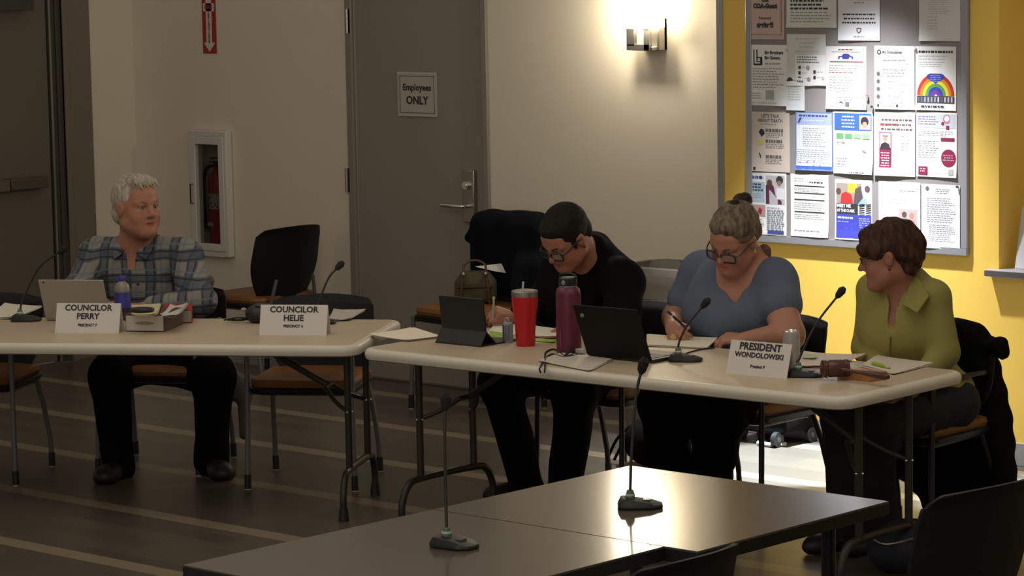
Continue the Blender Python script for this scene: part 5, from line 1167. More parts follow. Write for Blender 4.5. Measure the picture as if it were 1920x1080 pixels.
# collar flaps and buttons
for q in (-1, 1):
    p0 = nb+rd*q*0.070+fd*0.03+Zv*0.005; p1 = nb+rd*q*0.028+fd*0.098-Zv*0.045; p2 = nb+rd*q*0.072+fd*0.100-Zv*0.075; p3 = nb+rd*q*0.098+fd*0.055-Zv*0.03
    o_ = fd*0.010+Zv*0.006
    MB().hexa([p-base for p in (p0, p1, p2, p3)]+[p+o_-base for p in (p0, p1, p2, p3)]).build('collar', PL, shirt, bevel=0.003)
b = MB()
for dz in (0.115, 0.20, 0.285): pass
for k, (px, py) in enumerate(((256, 488), (259, 533))):
    c_ = W1f(px, py, 12.66); b = MB().ball(c_-base, 0.0062, 8); b.build('button', INK, shirt)
pk = W1f(262, 512, 12.63)
pantsR = [cap(kR*0.6+hip*0.4-rd*0.0, kL*0.6+hip*0.4, 0.080, 0.080, 0.05), cap(hip+rd*0.09, kR, 0.115, 0.088, 0.06), cap(hip-rd*0.09, kL, 0.115, 0.088, 0.06), cap(kR, aR, 0.086, 0.066, 0.05), cap(kL, aL, 0.086, 0.066, 0.05),
          cap(aR-(aR-kR)*0.1, aR+A([0, 0, -0.02]), 0.064, 0.070, 0.03), cap(aL-(aL-kL)*0.1, aL+A([0, 0, -0.02]), 0.064, 0.070, 0.03)]
sdf_build('trousers', pantsR, 0.008, BLKCLOTH, t, noise=folds(0.006, 26, 6))
for an, tx, hx_ in ((aR, (186, 912), (246, 900)), (aL, (436, 908), (372, 898))):
    ft = atz(*tx); hl = A([an[0], an[1], 0])-(_unit(A([ft[0]-an[0], ft[1]-an[1], 0])))*0.07; d_ = _unit(A([ft[0]-hl[0], ft[1]-hl[1], 0])); shoe(t, hl+d_*0.27, hl, SHOEM, 0.052)
MB().tube([wrL-base+(elL-wrL)*0.03, wrL-base+(elL-wrL)*0.10], 0.033, 14).build('watch_band', BLACK, t)

# ---- person in black, writing --------------------------------------------------------------
t = person('person with short black hair, glasses and a black sweater, bent over and writing', (-7.75, 8.95))
fd = A([0, -1.0, 0]); rd = np.cross(fd, Zv)
Y_ = lambda px, py, Y: aty(px, py, Y)
hc = Y_(1061, 446, 8.76); Rh = frame((-0.10, -0.80, -0.60), (0.05, -0.5, 1)); hs = 1.02
hp, P = head_prims(hc, Rh, hs, jaw=1.12)
nb = Y_(1106, 486, 8.92)
shL = Y_(1165, 527, 8.90); shR = Y_(1052, 508, 9.02); ch = Y_(1105, 580, 8.98); hip = Y_(1128, 678, 9.10)
elL = Y_(1168, 612, 8.72); elR = Y_(1010, 570, 8.86); wrR = Y_(962, 597, 8.70); wrL = Y_(1085, 628, 8.62)
wrR[2] = max(wrR[2], TZ+0.03); wrL[2] = max(wrL[2], TZ+0.03)
kR, kL = Y_(938, 716, 8.60), Y_(1078, 735, 8.62); aR, aL = Y_(990, 925, 8.72), Y_(1058, 930, 8.75)
hR, i1 = hand_prims(wrR, Y_(928, 584, 8.62)-wrR, Zv*0.9+A([0.45, -0.35, 0]), -1, curls=[(48, 55, 25), (58, 60, 30), (66, 62, 30), (72, 60, 30)], thumb=(0.35, 0.75, -0.25), thumbcurl=15, sc=1.0)
hL, i2 = hand_prims(wrL, A([-0.9, -0.3, -0.1]), Zv, 1, (25, 30, 20))
sk = hp+[cap(hc+Rh@A([0, -0.035, -0.05])*hs, nb, 0.062, 0.070, 0.03), cap(shR, shL, 0.05, 0.05, 0.05), ell(ch, (0.15, 0.10, 0.2), frame(fd), 0.06), cap(nb, ch, 0.06, 0.1, 0.05), cap(ch, hip, 0.13, 0.13, 0.05),
         cap(shR, elR, 0.042, 0.036, 0.02), cap(shL, elL, 0.042, 0.036, 0.02), cap(elR, wrR, 0.036, 0.026, 0.02), cap(elL, wrL, 0.036, 0.026, 0.02)]+hR+hL
sk += cone_leg(hip+rd*0.1, kR, aR, 0.075, 0.05, 0.035)+cone_leg(hip-rd*0.1, kL, aL, 0.075, 0.05, 0.035)
sdf_build('body', sk, HV, SKIN2, t, tint=face_tint(hc, Rh, hs))
eyes(t, P, hs, Rh, C('brow_black', 0.015, 0.012, 0.01), browh=0.004)
glasses(t, P, hs, BLACK, 0.027, 0.018, True, z=-0.006, thick=0.0036)
HB = hair_mat('black_hair', (0.010, 0.009, 0.008), (0.016, 0.014, 0.012), 90)
pr = [Eh(P, Rh, hs, (0, -0.020, 0.046), (0.084, 0.103, 0.094)), Eh(P, Rh, hs, (0, -0.075, -0.008), (0.068, 0.042, 0.062)), Eh(P, Rh, hs, (0, 0.045, 0.085), (0.055, 0.045, 0.032)),
      Eh(P, Rh, hs, (0, 0.090, 0.015), (0.066, 0.055, 0.056), 0.008, '-'), Eh(P, Rh, hs, (0, 0.06, -0.085), (0.10, 0.090, 0.078), 0.01, '-'),
      Eh(P, Rh, hs, (0.084, 0.000, -0.016), (0.03, 0.022, 0.032), 0.006, '-'), Eh(P, Rh, hs, (-0.084, 0.000, -0.016), (0.03, 0.022, 0.032), 0.006, '-'),
      Eh(P, Rh, hs, (-0.070, 0.026, 0.000), (0.010, 0.010, 0.026), 0.006), Eh(P, Rh, hs, (0.070, 0.026, 0.000), (0.010, 0.010, 0.026), 0.006)]
sdf_build('hair', pr, 0.0042, HB, t, noise=folds(0.0012, 260, 4))
sw = [cap(shR, shL, 0.080, 0.085, 0.06), cap(nb+A([0, 0.03, -0.03]), Y_(1104, 462, 8.96), 0.082, 0.062, 0.04), cap(Y_(1118, 472, 8.99), Y_(1156, 512, 8.97), 0.072, 0.084, 0.05), ell(Y_(1120, 540, 9.05), (0.20, 0.15, 0.16), frame(fd), 0.06), ell(ch, (0.21, 0.17, 0.19), frame(fd), 0.06), ell(Y_(1122, 640, 9.08), (0.205, 0.17, 0.15), frame(fd), 0.06),
      cap(shR, elR, 0.072, 0.062, 0.05), cap(shL, elL, 0.080, 0.066, 0.05), cap(elR, wrR+(elR-wrR)*0.1, 0.056, 0.040, 0.03), cap(elL, wrL+(elL-wrL)*0.05, 0.060, 0.04, 0.03),
      cap(nb+A([0, 0.02, 0]), nb+(hc-nb)*0.42+A([0.012, 0.055, 0]), 0.088, 0.071, 0.03)]
sdf_build('sweater', sw, 0.0068, BLKCLOTH, t, noise=folds(0.005, 22, 8))
pn_ = [cap(hip+rd*0.09, kR, 0.112, 0.086, 0.06), cap(hip-rd*0.09, kL, 0.112, 0.086, 0.06), cap(kR, aR, 0.086, 0.070, 0.05), cap(kL, aL, 0.086, 0.070, 0.05), cap(aR-[0, 0, 0], aR-A([0, 0, 0.03]), 0.07, 0.074, 0.03), cap(aL, aL-A([0, 0, 0.03]), 0.07, 0.074, 0.03)]
sdf_build('trousers', pn_, 0.008, BLKCLOTH, t, noise=folds(0.006, 26, 9))
for an in (aR, aL): hl = A([an[0], an[1]+0.07, 0]); shoe(t, hl+_unit([-0.2, -1, 0])*0.27, hl, SHOEM, 0.050)
base = A(t.location); eL = P(-0.083, -0.004, -0.034)
MB().ball(eL-base, 0.0055, 8).build('earring', C('earring_dark', 0.05, 0.03, 0.02, 0.3), t)
# pen in the writing hand
pt = Y_(926, 558, 8.60); pe = i1['kn'][0]*0.35+i1['thumb']*0.65; pd = _unit(pe-pt); 
tp = thing('pen', 'silver-grey pen with yellow-green end held by the person in black', 'pen', tuple(pt))
tipz = TZ+0.006; tt_ = (tipz-pt[2])/pd[2] if pd[2] < -0.1 else 0.11
MB().tube([(0, 0, 0)]+[tuple(pd*min(tt_, 0.14)*u) for u in (0.06, 0.85, 1.0)], [0.0045, 0.0048, 0.0048, 0.001], 10).build('barrel', C('pen_silver', 0.35, 0.34, 0.28, 0.3), tp)
MB().tube([tuple(-pd*0.004), tuple(pd*0.008)], 0.0058, 10).build('end_cap', C('pen_lime', 0.5, 0.5, 0.16, 0.4), tp)

# ---- woman in grey-blue --------------------------------------------------------------------
t = person('woman with glasses, grey-brown hair in a bun and a slate blue v-neck T-shirt, writing', (-7.0, 8.95))
hc = Y_(1376, 447, 8.84); Rh = frame((0.02, -0.845, -0.53), (0.22, -0.5, 1)); hs = 1.04
hp, P = head_prims(hc, Rh, hs, jaw=1.15)
nb = Y_(1402, 497, 8.98)
shL = Y_(1450, 529, 8.98); shR = Y_(1316, 514, 9.08); ch = Y_(1388, 575, 9.00); hip = Y_(1398, 700, 9.12); wst = Y_(1392, 640, 9.06)
elL = Y_(1478, 628, 8.88); elR = Y_(1270, 596, 9.00); wrR = Y_(1262, 615, 8.74); wrL = Y_(1396, 640, 8.70)
wrR[2] = max(wrR[2], TZ+0.035); wrL[2] = max(wrL[2], TZ+0.03)
kR, kL = Y_(1246, 758, 8.62), Y_(1352, 778, 8.66); aR, aL = Y_(1262, 960, 8.82), Y_(1322, 975, 8.84)
hR, i1 = hand_prims(wrR, Y_(1270, 640, 8.60)-wrR, Zv*0.6+A([-0.45, -0.55, 0]), -1, curls=[(40, 55, 25), (52, 60, 30), (60, 62, 30), (66, 60, 30)], thumb=(0.45, 0.75, -0.2), thumbcurl=15)
hL, i2 = hand_prims(wrL, Y_(1338, 640, 8.66)-wrL+A([0, 0, 0.012]), Zv+A([0, -0.25, 0]), 1, curls=[(28, 38, 20), (34, 42, 22), (40, 45, 25), (45, 48, 25)], thumb=(0.65, 0.55, -0.1))
sk = hp+[cap(hc+Rh@A([0, -0.03, -0.05])*hs, nb, 0.064, 0.072, 0.03), cap(P(0, 0.03, -0.085), nb+fd*0.03, 0.05, 0.055, 0.03), cap(shR, shL, 0.058, 0.058, 0.06), ell(Y_(1392, 548, 8.98), (0.19, 0.135, 0.17), frame(fd), 0.06), cap(nb-Zv*0.02, ch, 0.075, 0.12, 0.06), cap(ch, hip, 0.16, 0.16, 0.05),
         cap(shR, elR, 0.062, 0.058, 0.04), cap(shL, elL, 0.066, 0.064, 0.04), cap(elR, wrR, 0.056, 0.031, 0.03), cap(elL, wrL, 0.056, 0.030, 0.03)]+hR+hL
sk += cone_leg(hip+rd*0.1, kR, aR, 0.09, 0.06, 0.04)+cone_leg(hip-rd*0.1, kL, aL, 0.09, 0.06, 0.04)
sdf_build('body', sk, HV, SKIN3, t, tint=face_tint(hc, Rh, hs))
eyes(t, P, hs, Rh, C('brow_brown', 0.10, 0.06, 0.045), browh=0.003)
glasses(t, P, hs, C('tortoise_frame', 0.03, 0.022, 0.02, 0.3), 0.028, 0.019, True, z=-0.010, thick=0.0033)
HG = hair_mat('grey_brown_hair', (0.21, 0.17, 0.125), (0.085, 0.062, 0.045), 55); HD = hair_mat('dark_brown_hair', (0.045, 0.028, 0.020), (0.02, 0.013, 0.010), 70)
pr = [Eh(P, Rh, hs, (0, -0.022, 0.046), (0.085, 0.104, 0.092)), Eh(P, Rh, hs, (0, -0.070, -0.010), (0.074, 0.048, 0.062)), Eh(P, Rh, hs, (0, 0.04, 0.090), (0.056, 0.045, 0.030)),
      Eh(P, Rh, hs, (0, 0.094, 0.020), (0.070, 0.056, 0.062), 0.010, '-'), Eh(P, Rh, hs, (0, 0.06, -0.085), (0.10, 0.090, 0.078), 0.01, '-'),
      Eh(P, Rh, hs, (0.086, 0.004, -0.018), (0.03, 0.024, 0.032), 0.006, '-'), Eh(P, Rh, hs, (-0.086, 0.004, -0.018), (0.03, 0.024, 0.032), 0.006, '-')]
hair = sdf_build('hair', pr, 0.0042, HG, t, noise=folds(0.003, 150, 7, (1, 0.5, 1)))
bc = Y_(1392, 377, 8.93)
sdf_build('hair_bun', [ell(bc, (0.036, 0.034, 0.028), k=0.01), ell(bc+A([0.012, 0, 0.006]), (0.026, 0.03, 0.026), k=0.01), cap(bc, P(0, -0.05, 0.12), 0.02, 0.025, 0.02)], 0.0042, HD, hair, noise=folds(0.003, 160, 9))
nape = Y_(1432, 470, 8.99)
sdf_build('loose_hair', [ell(nape, (0.028, 0.022, 0.030), k=0.01), cap(nape, nape+A([0.03, 0.0, -0.025]), 0.014, 0.006, 0.01)], 0.0045, C('auburn_wisps', 0.13, 0.06, 0.035), hair, noise=folds(0.003, 150, 10))
MB().ball(bc+A([0.016, -0.02, -0.026])-A(t.location), 0.009, 8, (1.4, 1, 0.7)).build('hair_clip', C('clip_silver', 0.5, 0.47, 0.42, 0.3), hair)
TEE = mat('slate_blue_knit', (0.105, 0.137, 0.20), 0.9, noise=0.03, scale=60)
vn = nb+fd*0.09
tee = [cap(shR, shL, 0.078, 0.078, 0.06), ell(Y_(1390, 550, 9.00), (0.215, 0.160, 0.17), frame(fd), 0.06), ell(ch+A([0, -0.02, -0.03]), (0.235, 0.185, 0.15), frame(fd), 0.06), ell(wst, (0.245, 0.205, 0.16), frame(fd), 0.06), ell(hip+Zv*0.03, (0.225, 0.19, 0.12), frame(fd), 0.06),
       cap(shR-Zv*0.005, shR+(elR-shR)*0.60, 0.083, 0.078, 0.04), cap(shL-Zv*0.005, shL+(elL-shL)*0.42, 0.088, 0.086, 0.04),
       cap(shR+(elR-shR)*0.86, shR+(elR-shR)*1.3, 0.13, 0.13, 0.004, '-'), cap(shL+(elL-shL)*0.86, shL+(elL-shL)*1.3, 0.14, 0.14, 0.004, '-')]
ecl = elL+(wrL-elL)*0.4
# v-shaped neckline cut in the front
top = Y_(1391, 470, 8.80); bot = Y_(1374, 557, 8.78)
tee = tee[:7]+[cap(nb-Zv*0.02+A([0, 0.02, 0]), shL+Zv*0.01, 0.062, 0.074, 0.04), cap(nb-Zv*0.02+A([0, 0.02, 0]), shR+Zv*0.01, 0.062, 0.074, 0.04), cap(nb+Zv*0.03+A([0.0, -0.02, 0]), Y_(1376, 566, 8.835), 0.100, 0.006, 0.012, '-'), cap(nb+Zv*0.03+A([0, 0.0, 0.02]), nb+Zv*0.12, 0.082, 0.12, 0.01, '-')]
sdf_build('t_shirt', tee, 0.0065, TEE, t, noise=folds(0.005, 22, 11))
pn_ = [cap(hip+rd*0.1, kR, 0.125, 0.10, 0.06), cap(hip-rd*0.1, kL, 0.125, 0.10, 0.06), cap(kR, aR, 0.098, 0.075, 0.05), cap(kL, aL, 0.098, 0.075, 0.05)]
sdf_build('trousers', pn_, 0.009, BLKCLOTH, t, noise=folds(0.006, 24, 12))
for an in (aR, aL): hl = A([an[0], an[1]+0.07, 0]); shoe(t, hl+_unit([-0.1, -1, 0])*0.26, hl, SHOEM, 0.046)
base = A(t.location)
MB().tube([tuple(P(-0.082, -0.004, -0.036)-base), tuple(P(-0.083, -0.004, -0.036)-base-A([0, 0, 0.012]))], 0.003, 8).build('earring', C('earring_gold', 0.6, 0.45, 0.25, 0.3), t)
rg = i1['kn'][2]; MB().tube([rg-base+_unit(rg-wrR)*0.014, rg-base+_unit(rg-wrR)*0.020], 0.0115, 12).build('ring', C('ring_gold', 0.6, 0.42, 0.18, 0.25), t)
pt = Y_(1252, 584, 8.62); pe = i1['kn'][0]*0.3+i1['thumb']*0.7; pd = _unit(pe-pt)
tp = thing('pen', 'black pen with a pale band held by the woman in the grey-blue shirt', 'pen', tuple(pt))
tt_ = (TZ+0.012-pt[2])/pd[2] if pd[2] < -0.1 else 0.13
MB().tube([(0, 0, 0)]+[tuple(pd*min(tt_, 0.15)*u) for u in (0.05, 0.85, 1.0)], [0.0042, 0.0046, 0.0046, 0.001], 10).build('barrel', INK, tp)
MB().tube([tuple(pd*0.020), tuple(pd*0.028)], 0.0052, 10).build('band', C('pen_band', 0.5, 0.45, 0.42, 0.3), tp)

# ---- woman in green ----------------------------------------------------------------------------
t = person('woman with short brown hair and a yellow-green blouse, head turned away to the board', (-6.15, 8.9))
hc = Y_(1667, 482, 8.80); Rh = frame((-0.86, -0.50, -0.17), (-0.10, 0, 1)); hs = 0.97
hp, P = head_prims(hc, Rh, hs, nose=1.03)
nb = Y_(1694, 541, 8.88)
shL = Y_(1752, 556, 8.88); shR = Y_(1640, 545, 9.00); ch = Y_(1692, 610, 8.90); hip = Y_(1752, 752, 9.00); wst = Y_(1712, 690, 8.96)
elL = Y_(1768, 660, 8.88); elR = Y_(1626, 652, 8.88); wrR = Y_(1665, 722, 8.72); wrL = Y_(1705, 735, 8.72)
kR, kL = Y_(1578, 782, 8.56), Y_(1640, 800, 8.56); aR, aL = Y_(1590, 985, 8.68), Y_(1650, 985, 8.74)
hR, _ = hand_prims(wrR, A([0.35, -0.8, -0.2]), Zv, -1, (25, 30, 20)); hL, _ = hand_prims(wrL, A([-0.5, -0.8, -0.2]), Zv, 1, (25, 30, 20))
sk = hp+[cap(hc+Rh@A([0, -0.025, -0.06])*hs, nb, 0.050, 0.058, 0.03), cap(shR, shL, 0.045, 0.045, 0.05), ell(ch+Zv*0.04, (0.135, 0.09, 0.16), frame(fd), 0.06), cap(nb, ch, 0.055, 0.10, 0.05), cap(ch, hip, 0.11, 0.13, 0.05),
         cap(shR, elR, 0.036, 0.032, 0.02), cap(shL, elL, 0.036, 0.032, 0.02), cap(elR, wrR, 0.032, 0.023, 0.02), cap(elL, wrL, 0.032, 0.023, 0.02)]+hR+hL
sk += cone_leg(hip+rd*0.08, kR, aR, 0.07, 0.046, 0.032)+cone_leg(hip-rd*0.08, kL, aL, 0.07, 0.046, 0.032)
sdf_build('body', sk, HV, SKIN4, t, tint=face_tint(hc, Rh, hs))
eyes(t, P, hs, Rh, C('brow_brown', 0.10, 0.06, 0.045), browh=0.0028)
glasses(t, P, hs, C('thin_dark_frame', 0.02, 0.018, 0.016, 0.3), 0.025, 0.015, True, z=0.004, thick=0.0016)
HC = hair_mat('chestnut_hair', (0.075, 0.036, 0.024), (0.030, 0.014, 0.011), 60)
pr = [Eh(P, Rh, hs, (0, -0.024, 0.050), (0.090, 0.114, 0.096)), Eh(P, Rh, hs, (0, -0.085, 0.010), (0.076, 0.055, 0.075)), Eh(P, Rh, hs, (0, 0.048, 0.082), (0.070, 0.050, 0.048)), Eh(P, Rh, hs, (0, -0.030, 0.100), (0.07, 0.075, 0.042)),
      Eh(P, Rh, hs, (0, 0.075, 0.045), (0.070, 0.042, 0.036)), Eh(P, Rh, hs, (-0.06, 0.045, 0.035), (0.026, 0.045, 0.032)), Eh(P, Rh, hs, (0.06, 0.045, 0.035), (0.026, 0.045, 0.032)),
      Eh(P, Rh, hs, (0, 0.065, -0.060), (0.11, 0.085, 0.072), 0.012, '-'), Eh(P, Rh, hs, (0.090, 0.002, -0.026), (0.04, 0.026, 0.034), 0.008, '-'), Eh(P, Rh, hs, (-0.090, 0.002, -0.026), (0.04, 0.026, 0.034), 0.008, '-'),
      Eh(P, Rh, hs, (0, -0.075, -0.055), (0.055, 0.030, 0.030), 0.02)]
sdf_build('hair', pr, 0.0042, HC, t, noise=folds(0.0045, 120, 13))
GB = mat('chartreuse_blouse', (0.265, 0.235, 0.060), 0.75, noise=0.05, scale=20)
bl = [cap(shR, shL, 0.062, 0.062, 0.05), ell(ch+Zv*0.05, (0.165, 0.115, 0.16), frame(fd), 0.06), ell(ch-Zv*0.03, (0.165, 0.13, 0.14), frame(fd), 0.06), ell(wst, (0.170, 0.135, 0.13), frame(fd), 0.06), ell(hip+Zv*0.05+A([-0.02, 0, 0]), (0.175, 0.15, 0.09), frame(fd), 0.05),
      cap(shR, elR, 0.064, 0.056, 0.03), cap(shL, elL, 0.066, 0.060, 0.03), cap(elR, wrR, 0.054, 0.036, 0.02), cap(elL, wrL, 0.056, 0.036, 0.02), cap(nb-Zv*0.03+A([0, 0.02, 0]), nb+A([0.01, 0.015, 0.03]), 0.075, 0.060, 0.03),
      cap(nb+Zv*0.02, nb+Zv*0.12, 0.054, 0.075, 0.008, '-'), cap(nb+Zv*0.03+fd*0.03, Y_(1669, 628, 8.76), 0.050, 0.004, 0.008, '-')]
bl_o = sdf_build('blouse', bl, 0.0060, GB, t, noise=folds(0.0055, 26, 15, (1.3, 1.3, 0.35)))
base = A(t.location)
for q, (a1, a2, a3, a4) in (('L', ((1716, 512, 8.86), (1694, 572, 8.79), (1722, 588, 8.775), (1744, 556, 8.80))), ('R', ((1652, 524, 8.88), (1668, 556, 8.80), (1642, 562, 8.81), (1632, 538, 8.87)))):
    pts = [Y_(*a_)-base for a_ in (a1, a2, a3, a4)]; o_ = A([0, -0.010, 0.004])
    MB().hexa(pts+[p+o_ for p in pts]).build('collar', GB, bl_o, bevel=0.003)
pkp = [Y_(1670, 632, 8.752)-base, Y_(1669, 655, 8.752)-base, Y_(1668, 684, 8.770)-base]
MB().tube(pkp, 0.0035, 6).build('placket_seam', C('seam_olive', 0.09, 0.08, 0.02, 0.8), bl_o)
GP = mat('charcoal_trousers', (0.022, 0.021, 0.022), 0.8, spec=0.2)
pn_ = [cap(hip+rd*0.08, kR, 0.092, 0.078, 0.05), cap(hip-rd*0.08, kL, 0.092, 0.078, 0.05), ell(hip, (0.165, 0.145, 0.092), frame(fd), 0.05), cap(kR, aR, 0.078, 0.072, 0.04), cap(kL, aL, 0.078, 0.072, 0.04)]
sdf_build('trousers', pn_, 0.008, GP, t, noise=folds(0.005, 34, 16))
for an, px in ((aR, (1522, 1040)), (aL, (1560, 1052))):
    ft = atz(*px); hl0 = A([an[0], an[1], 0]); d_ = _unit(ft-hl0); shoe(t, hl0+d_*0.19, hl0-d_*0.06, SHOEM, 0.042)
MB().ball(P(-0.084, -0.002, -0.042)-base, 0.006, 8).build('earring', C('earring_dark', 0.05, 0.03, 0.02, 0.3), t)

# ------------------------------------------------------------------ COATS AND BAGS
NAVY = mat('navy_padded_cloth', (0.006, 0.007, 0.012), 0.85, spec=0.12); BLKC = mat('black_coat_cloth', (0.0045, 0.0045, 0.005), 0.9, spec=0.08)
DGC = mat('dark_olive_jacket', (0.10, 0.088, 0.072), 0.9)
def cloth_thing(name, label, cat, prims, m, h=0.009, seed=1, amp=0.01, f=18, floor=False, group=None):
    c_ = np.mean([p['c'] if p['t'] != 'c' else p['a'] for p in prims], axis=0)
    t = thing(name, label, cat, (c_[0], c_[1], 0 if floor else min(p['c'][2] if p['t'] != 'c' else min(p['a'][2], p['b'][2]) for p in prims)), 0, group)
    post = (lambda D, X: np.maximum(D, 0.006-X[..., 2])) if floor else None
    sdf_build('cloth' if cat == 'coat' else 'bag_body', prims, h, m, t, noise=folds(amp, f, seed, (1.2, 1.2, 0.5)), post=post)
    return t
X5 = -9.42
def wy(px, py, X): return atx(px, py, X)
def yx(px, py, X): return aty(px, py, X)
# navy coat over the chair in front of the grey door
q = [wy(905, 405, X5), wy(985, 405, X5)]
def slabp(c0, hx_, hy_, hz_, R, rad=0.06, k=0.05): return bxp(c0, (hx_, hy_, hz_), R, rad, k)
f5 = _unit([-math.sin(math.radians(173)), math.cos(math.radians(173)), 0]); r5 = np.cross(f5, Zv); ct5 = A([-9.67, 10.31, 0]); Rc = frame(f5-0.10*Zv*0, (-f5[0]*0.12, -f5[1]*0.12, 1))
def c5p(x, y, z): return ct5+r5*x+f5*y+Zv*z
cp_ = [slabp(c5p(0.0, -0.25, 0.74), 0.275, 0.075, 0.205, Rc, 0.065), cap(c5p(-0.17, -0.27, 0.905), c5p(0.15, -0.27, 0.895), 0.058, 0.058, 0.05), cap(c5p(0.22, -0.25, 0.88), c5p(0.29, -0.22, 0.81), 0.045, 0.028, 0.03),
       slabp(c5p(-0.02, -0.28, 0.50), 0.23, 0.045, 0.16, Rc, 0.04), cap(c5p(-0.19, -0.17, 0.70), c5p(-0.22, -0.12, 0.57), 0.06, 0.05, 0.04), cap(c5p(-0.28, -0.18, 0.70), c5p(-0.30, -0.14, 0.30), 0.06, 0.05, 0.04)]
cloth_thing('coat', 'bulky navy coat hung over the chair in front of the grey door', 'coat', cp_, NAVY, seed=21, amp=0.006, f=22)
# olive handbag on that chair's seat
hb0 = A([-9.72, 10.17, 0.475]); c_ = wy(917, 530, -9.60)
hbp = A([-9.705, 10.36, 0.0])
SB = 0.515
t = thing('handbag', 'olive canvas handbag with brown leather straps on the chair by the grey door', 'handbag', (hbp[0], hbp[1], SB))
Rb = frame(_unit([0.66, -0.75, 0]))
sdf_build('bag_body', [bxp(hbp+Zv*(SB+0.068), (0.105, 0.05, 0.068), Rb, 0.04, 0.02), bxp(hbp+Zv*(SB+0.12), (0.080, 0.035, 0.04), Rb, 0.03, 0.02)], 0.005, mat('olive_canvas', (0.085, 0.070, 0.035), 0.9, noise=0.2, scale=30), t, noise=folds(0.004, 40, 22))
LR = C('strap_leather', 0.10, 0.045, 0.022, 0.5); base = A(t.location)
def B_(x, y, z): return tuple(hbp+Rb@A([x, y, z+SB-0.475])-base)
for x in (-0.055, 0.055): MB().tube(catmull([B_(x*1.3, 0.052, 0.475), B_(x*1.2, 0.060, 0.55), B_(x, 0.045, 0.63)]), 0.007, 6).build('strap', LR, t)
MB().tube(catmull([B_(-0.055, 0.045, 0.62), B_(-0.05, 0.03, 0.67), B_(0, 0.02, 0.69), B_(0.05, 0.03, 0.67), B_(0.055, 0.045, 0.62)]), 0.006, 6).build('handle', LR, t)
MB().tube([B_(-0.085, 0.052, 0.56), B_(0.085, 0.052, 0.56)], 0.006, 6).build('belt', C('belt_dark', 0.02, 0.015, 0.012, 0.5), t)
for x in (-0.055, 0.055): MB().ball(B_(x, 0.058, 0.625), 0.010, 8, (1, 1, 1.2)).build('buckle', STEEL, t)
b = MB()
for k in range(8): p_ = dep(971+k*1.6+3*math.sin(k), 523+k*4.2, depth_of(hbp+Zv*0.6)-0.03); b.ball(tuple(p_-base), 0.008, 8, (0.8, 0.8, 1.3))
b.build('chain', STEEL, t)
zb_ = depth_of(hbp+Zv*0.6)+0.03; pw = [dep(891, 500, zb_), dep(946, 494, zb_), dep(949, 512, zb_-0.02), dep(925, 508, zb_-0.02)]
t = thing('folded_paper', 'white paper tucked between the navy coat and the olive handbag', 'paper', tuple(pw[0])); o3 = A([0.004, 0.006, 0.002])
MB().add([tuple(p-pw[0]) for p in pw]+[tuple(p-pw[0]+o3) for p in pw], [(0, 1, 2, 3), (7, 6, 5, 4), (0, 4, 5, 1), (1, 5, 6, 2), (2, 6, 7, 3), (3, 7, 4, 0)]).build('sheet', PAPER, t)
# jacket on the man's chair
Zj = 12.98
jk = [cap(dep(392, 528, Zj), dep(330, 540, Zj+0.15), 0.030, 0.035, 0.03), cap(dep(398, 560, Zj), dep(340, 575, Zj+0.15), 0.040, 0.045, 0.03), cap(dep(408, 610, Zj), dep(340, 620, Zj+0.15), 0.045, 0.05, 0.04), cap(dep(420, 680, Zj), dep(350, 690, Zj+0.15), 0.045, 0.05, 0.04),
      cap(dep(430, 740, Zj), dep(390, 740, Zj+0.1), 0.040, 0.05, 0.04), cap(dep(456, 720, Zj), dep(458, 815, Zj), 0.040, 0.028, 0.03), cap(dep(425, 690, Zj), dep(456, 740, Zj), 0.04, 0.04, 0.03)]
cloth_thing('jacket', "dark grey-brown jacket hanging over the seated man's chair back", 'coat', jk, DGC, seed=23, amp=0.006)
# long black coat over the green-bloused woman's chair
Yc = 9.22
Rk = frame((0, 1, 0.04)); ck = []
for z_, x0_, x1_, th_ in ((0.735, -6.30, -6.02, 0.05), (0.69, -6.34, -5.99, 0.06), (0.60, -6.36, -5.965, 0.065), (0.50, -6.37, -5.95, 0.07), (0.40, -6.38, -5.935, 0.07), (0.30, -6.38, -5.92, 0.07), (0.20, -6.36, -5.905, 0.065), (0.12, -6.30, -5.90, 0.055)):
    ck.append(slabp(A([(x0_+x1_)/2, Yc+0.02+0.02*(0.7-z_), z_]), (x1_-x0_)/2, th_, 0.075, Rk, 0.045, 0.05))
ck += [cap(yx(1872, 648, Yc), yx(1880, 662, Yc), 0.040, 0.03, 0.04), cap(yx(1740, 880, Yc-0.04), yx(1800, 930, Yc), 0.06, 0.06, 0.05), cap(yx(1698, 870, Yc-0.05), yx(1760, 890, Yc-0.02), 0.06, 0.06, 0.05)]
cloth_thing('coat', 'long black coat hanging over the chair at the right end, nearly to the floor', 'coat', ck, BLKC, seed=24, amp=0.006, f=26)
# bags on the floor
c_ = atz(1175, 868, 0); c_ = A([c_[0]+0.15, c_[1]+0.02, 0])
t = cloth_thing('tote_bag', 'dark tote bag with yellow-green trim on the floor between two councilors', 'bag', [ell(c_+A([0, 0, 0.11]), (0.14, 0.12, 0.11), k=0.03), ell(c_+A([0.14, 0.03, 0.14]), (0.13, 0.12, 0.14), k=0.05)], mat('bag_dark_brown', (0.007, 0.005, 0.004), 0.9, spec=0.1), seed=25, amp=0.008, floor=True)
base = A(t.location)
MB().hexa([tuple(c_+A(v)-base) for v in ((-0.145, -0.06, 0.02), (-0.10, -0.10, 0.02), (-0.09, -0.09, 0.02), (-0.13, -0.05, 0.02), (-0.135, -0.06, 0.12), (-0.09, -0.11, 0.12), (-0.08, -0.10, 0.12), (-0.12, -0.05, 0.12))]).build('lime_panel', C('bag_lime', 0.10, 0.11, 0.02, 0.7), t)
b = MB()
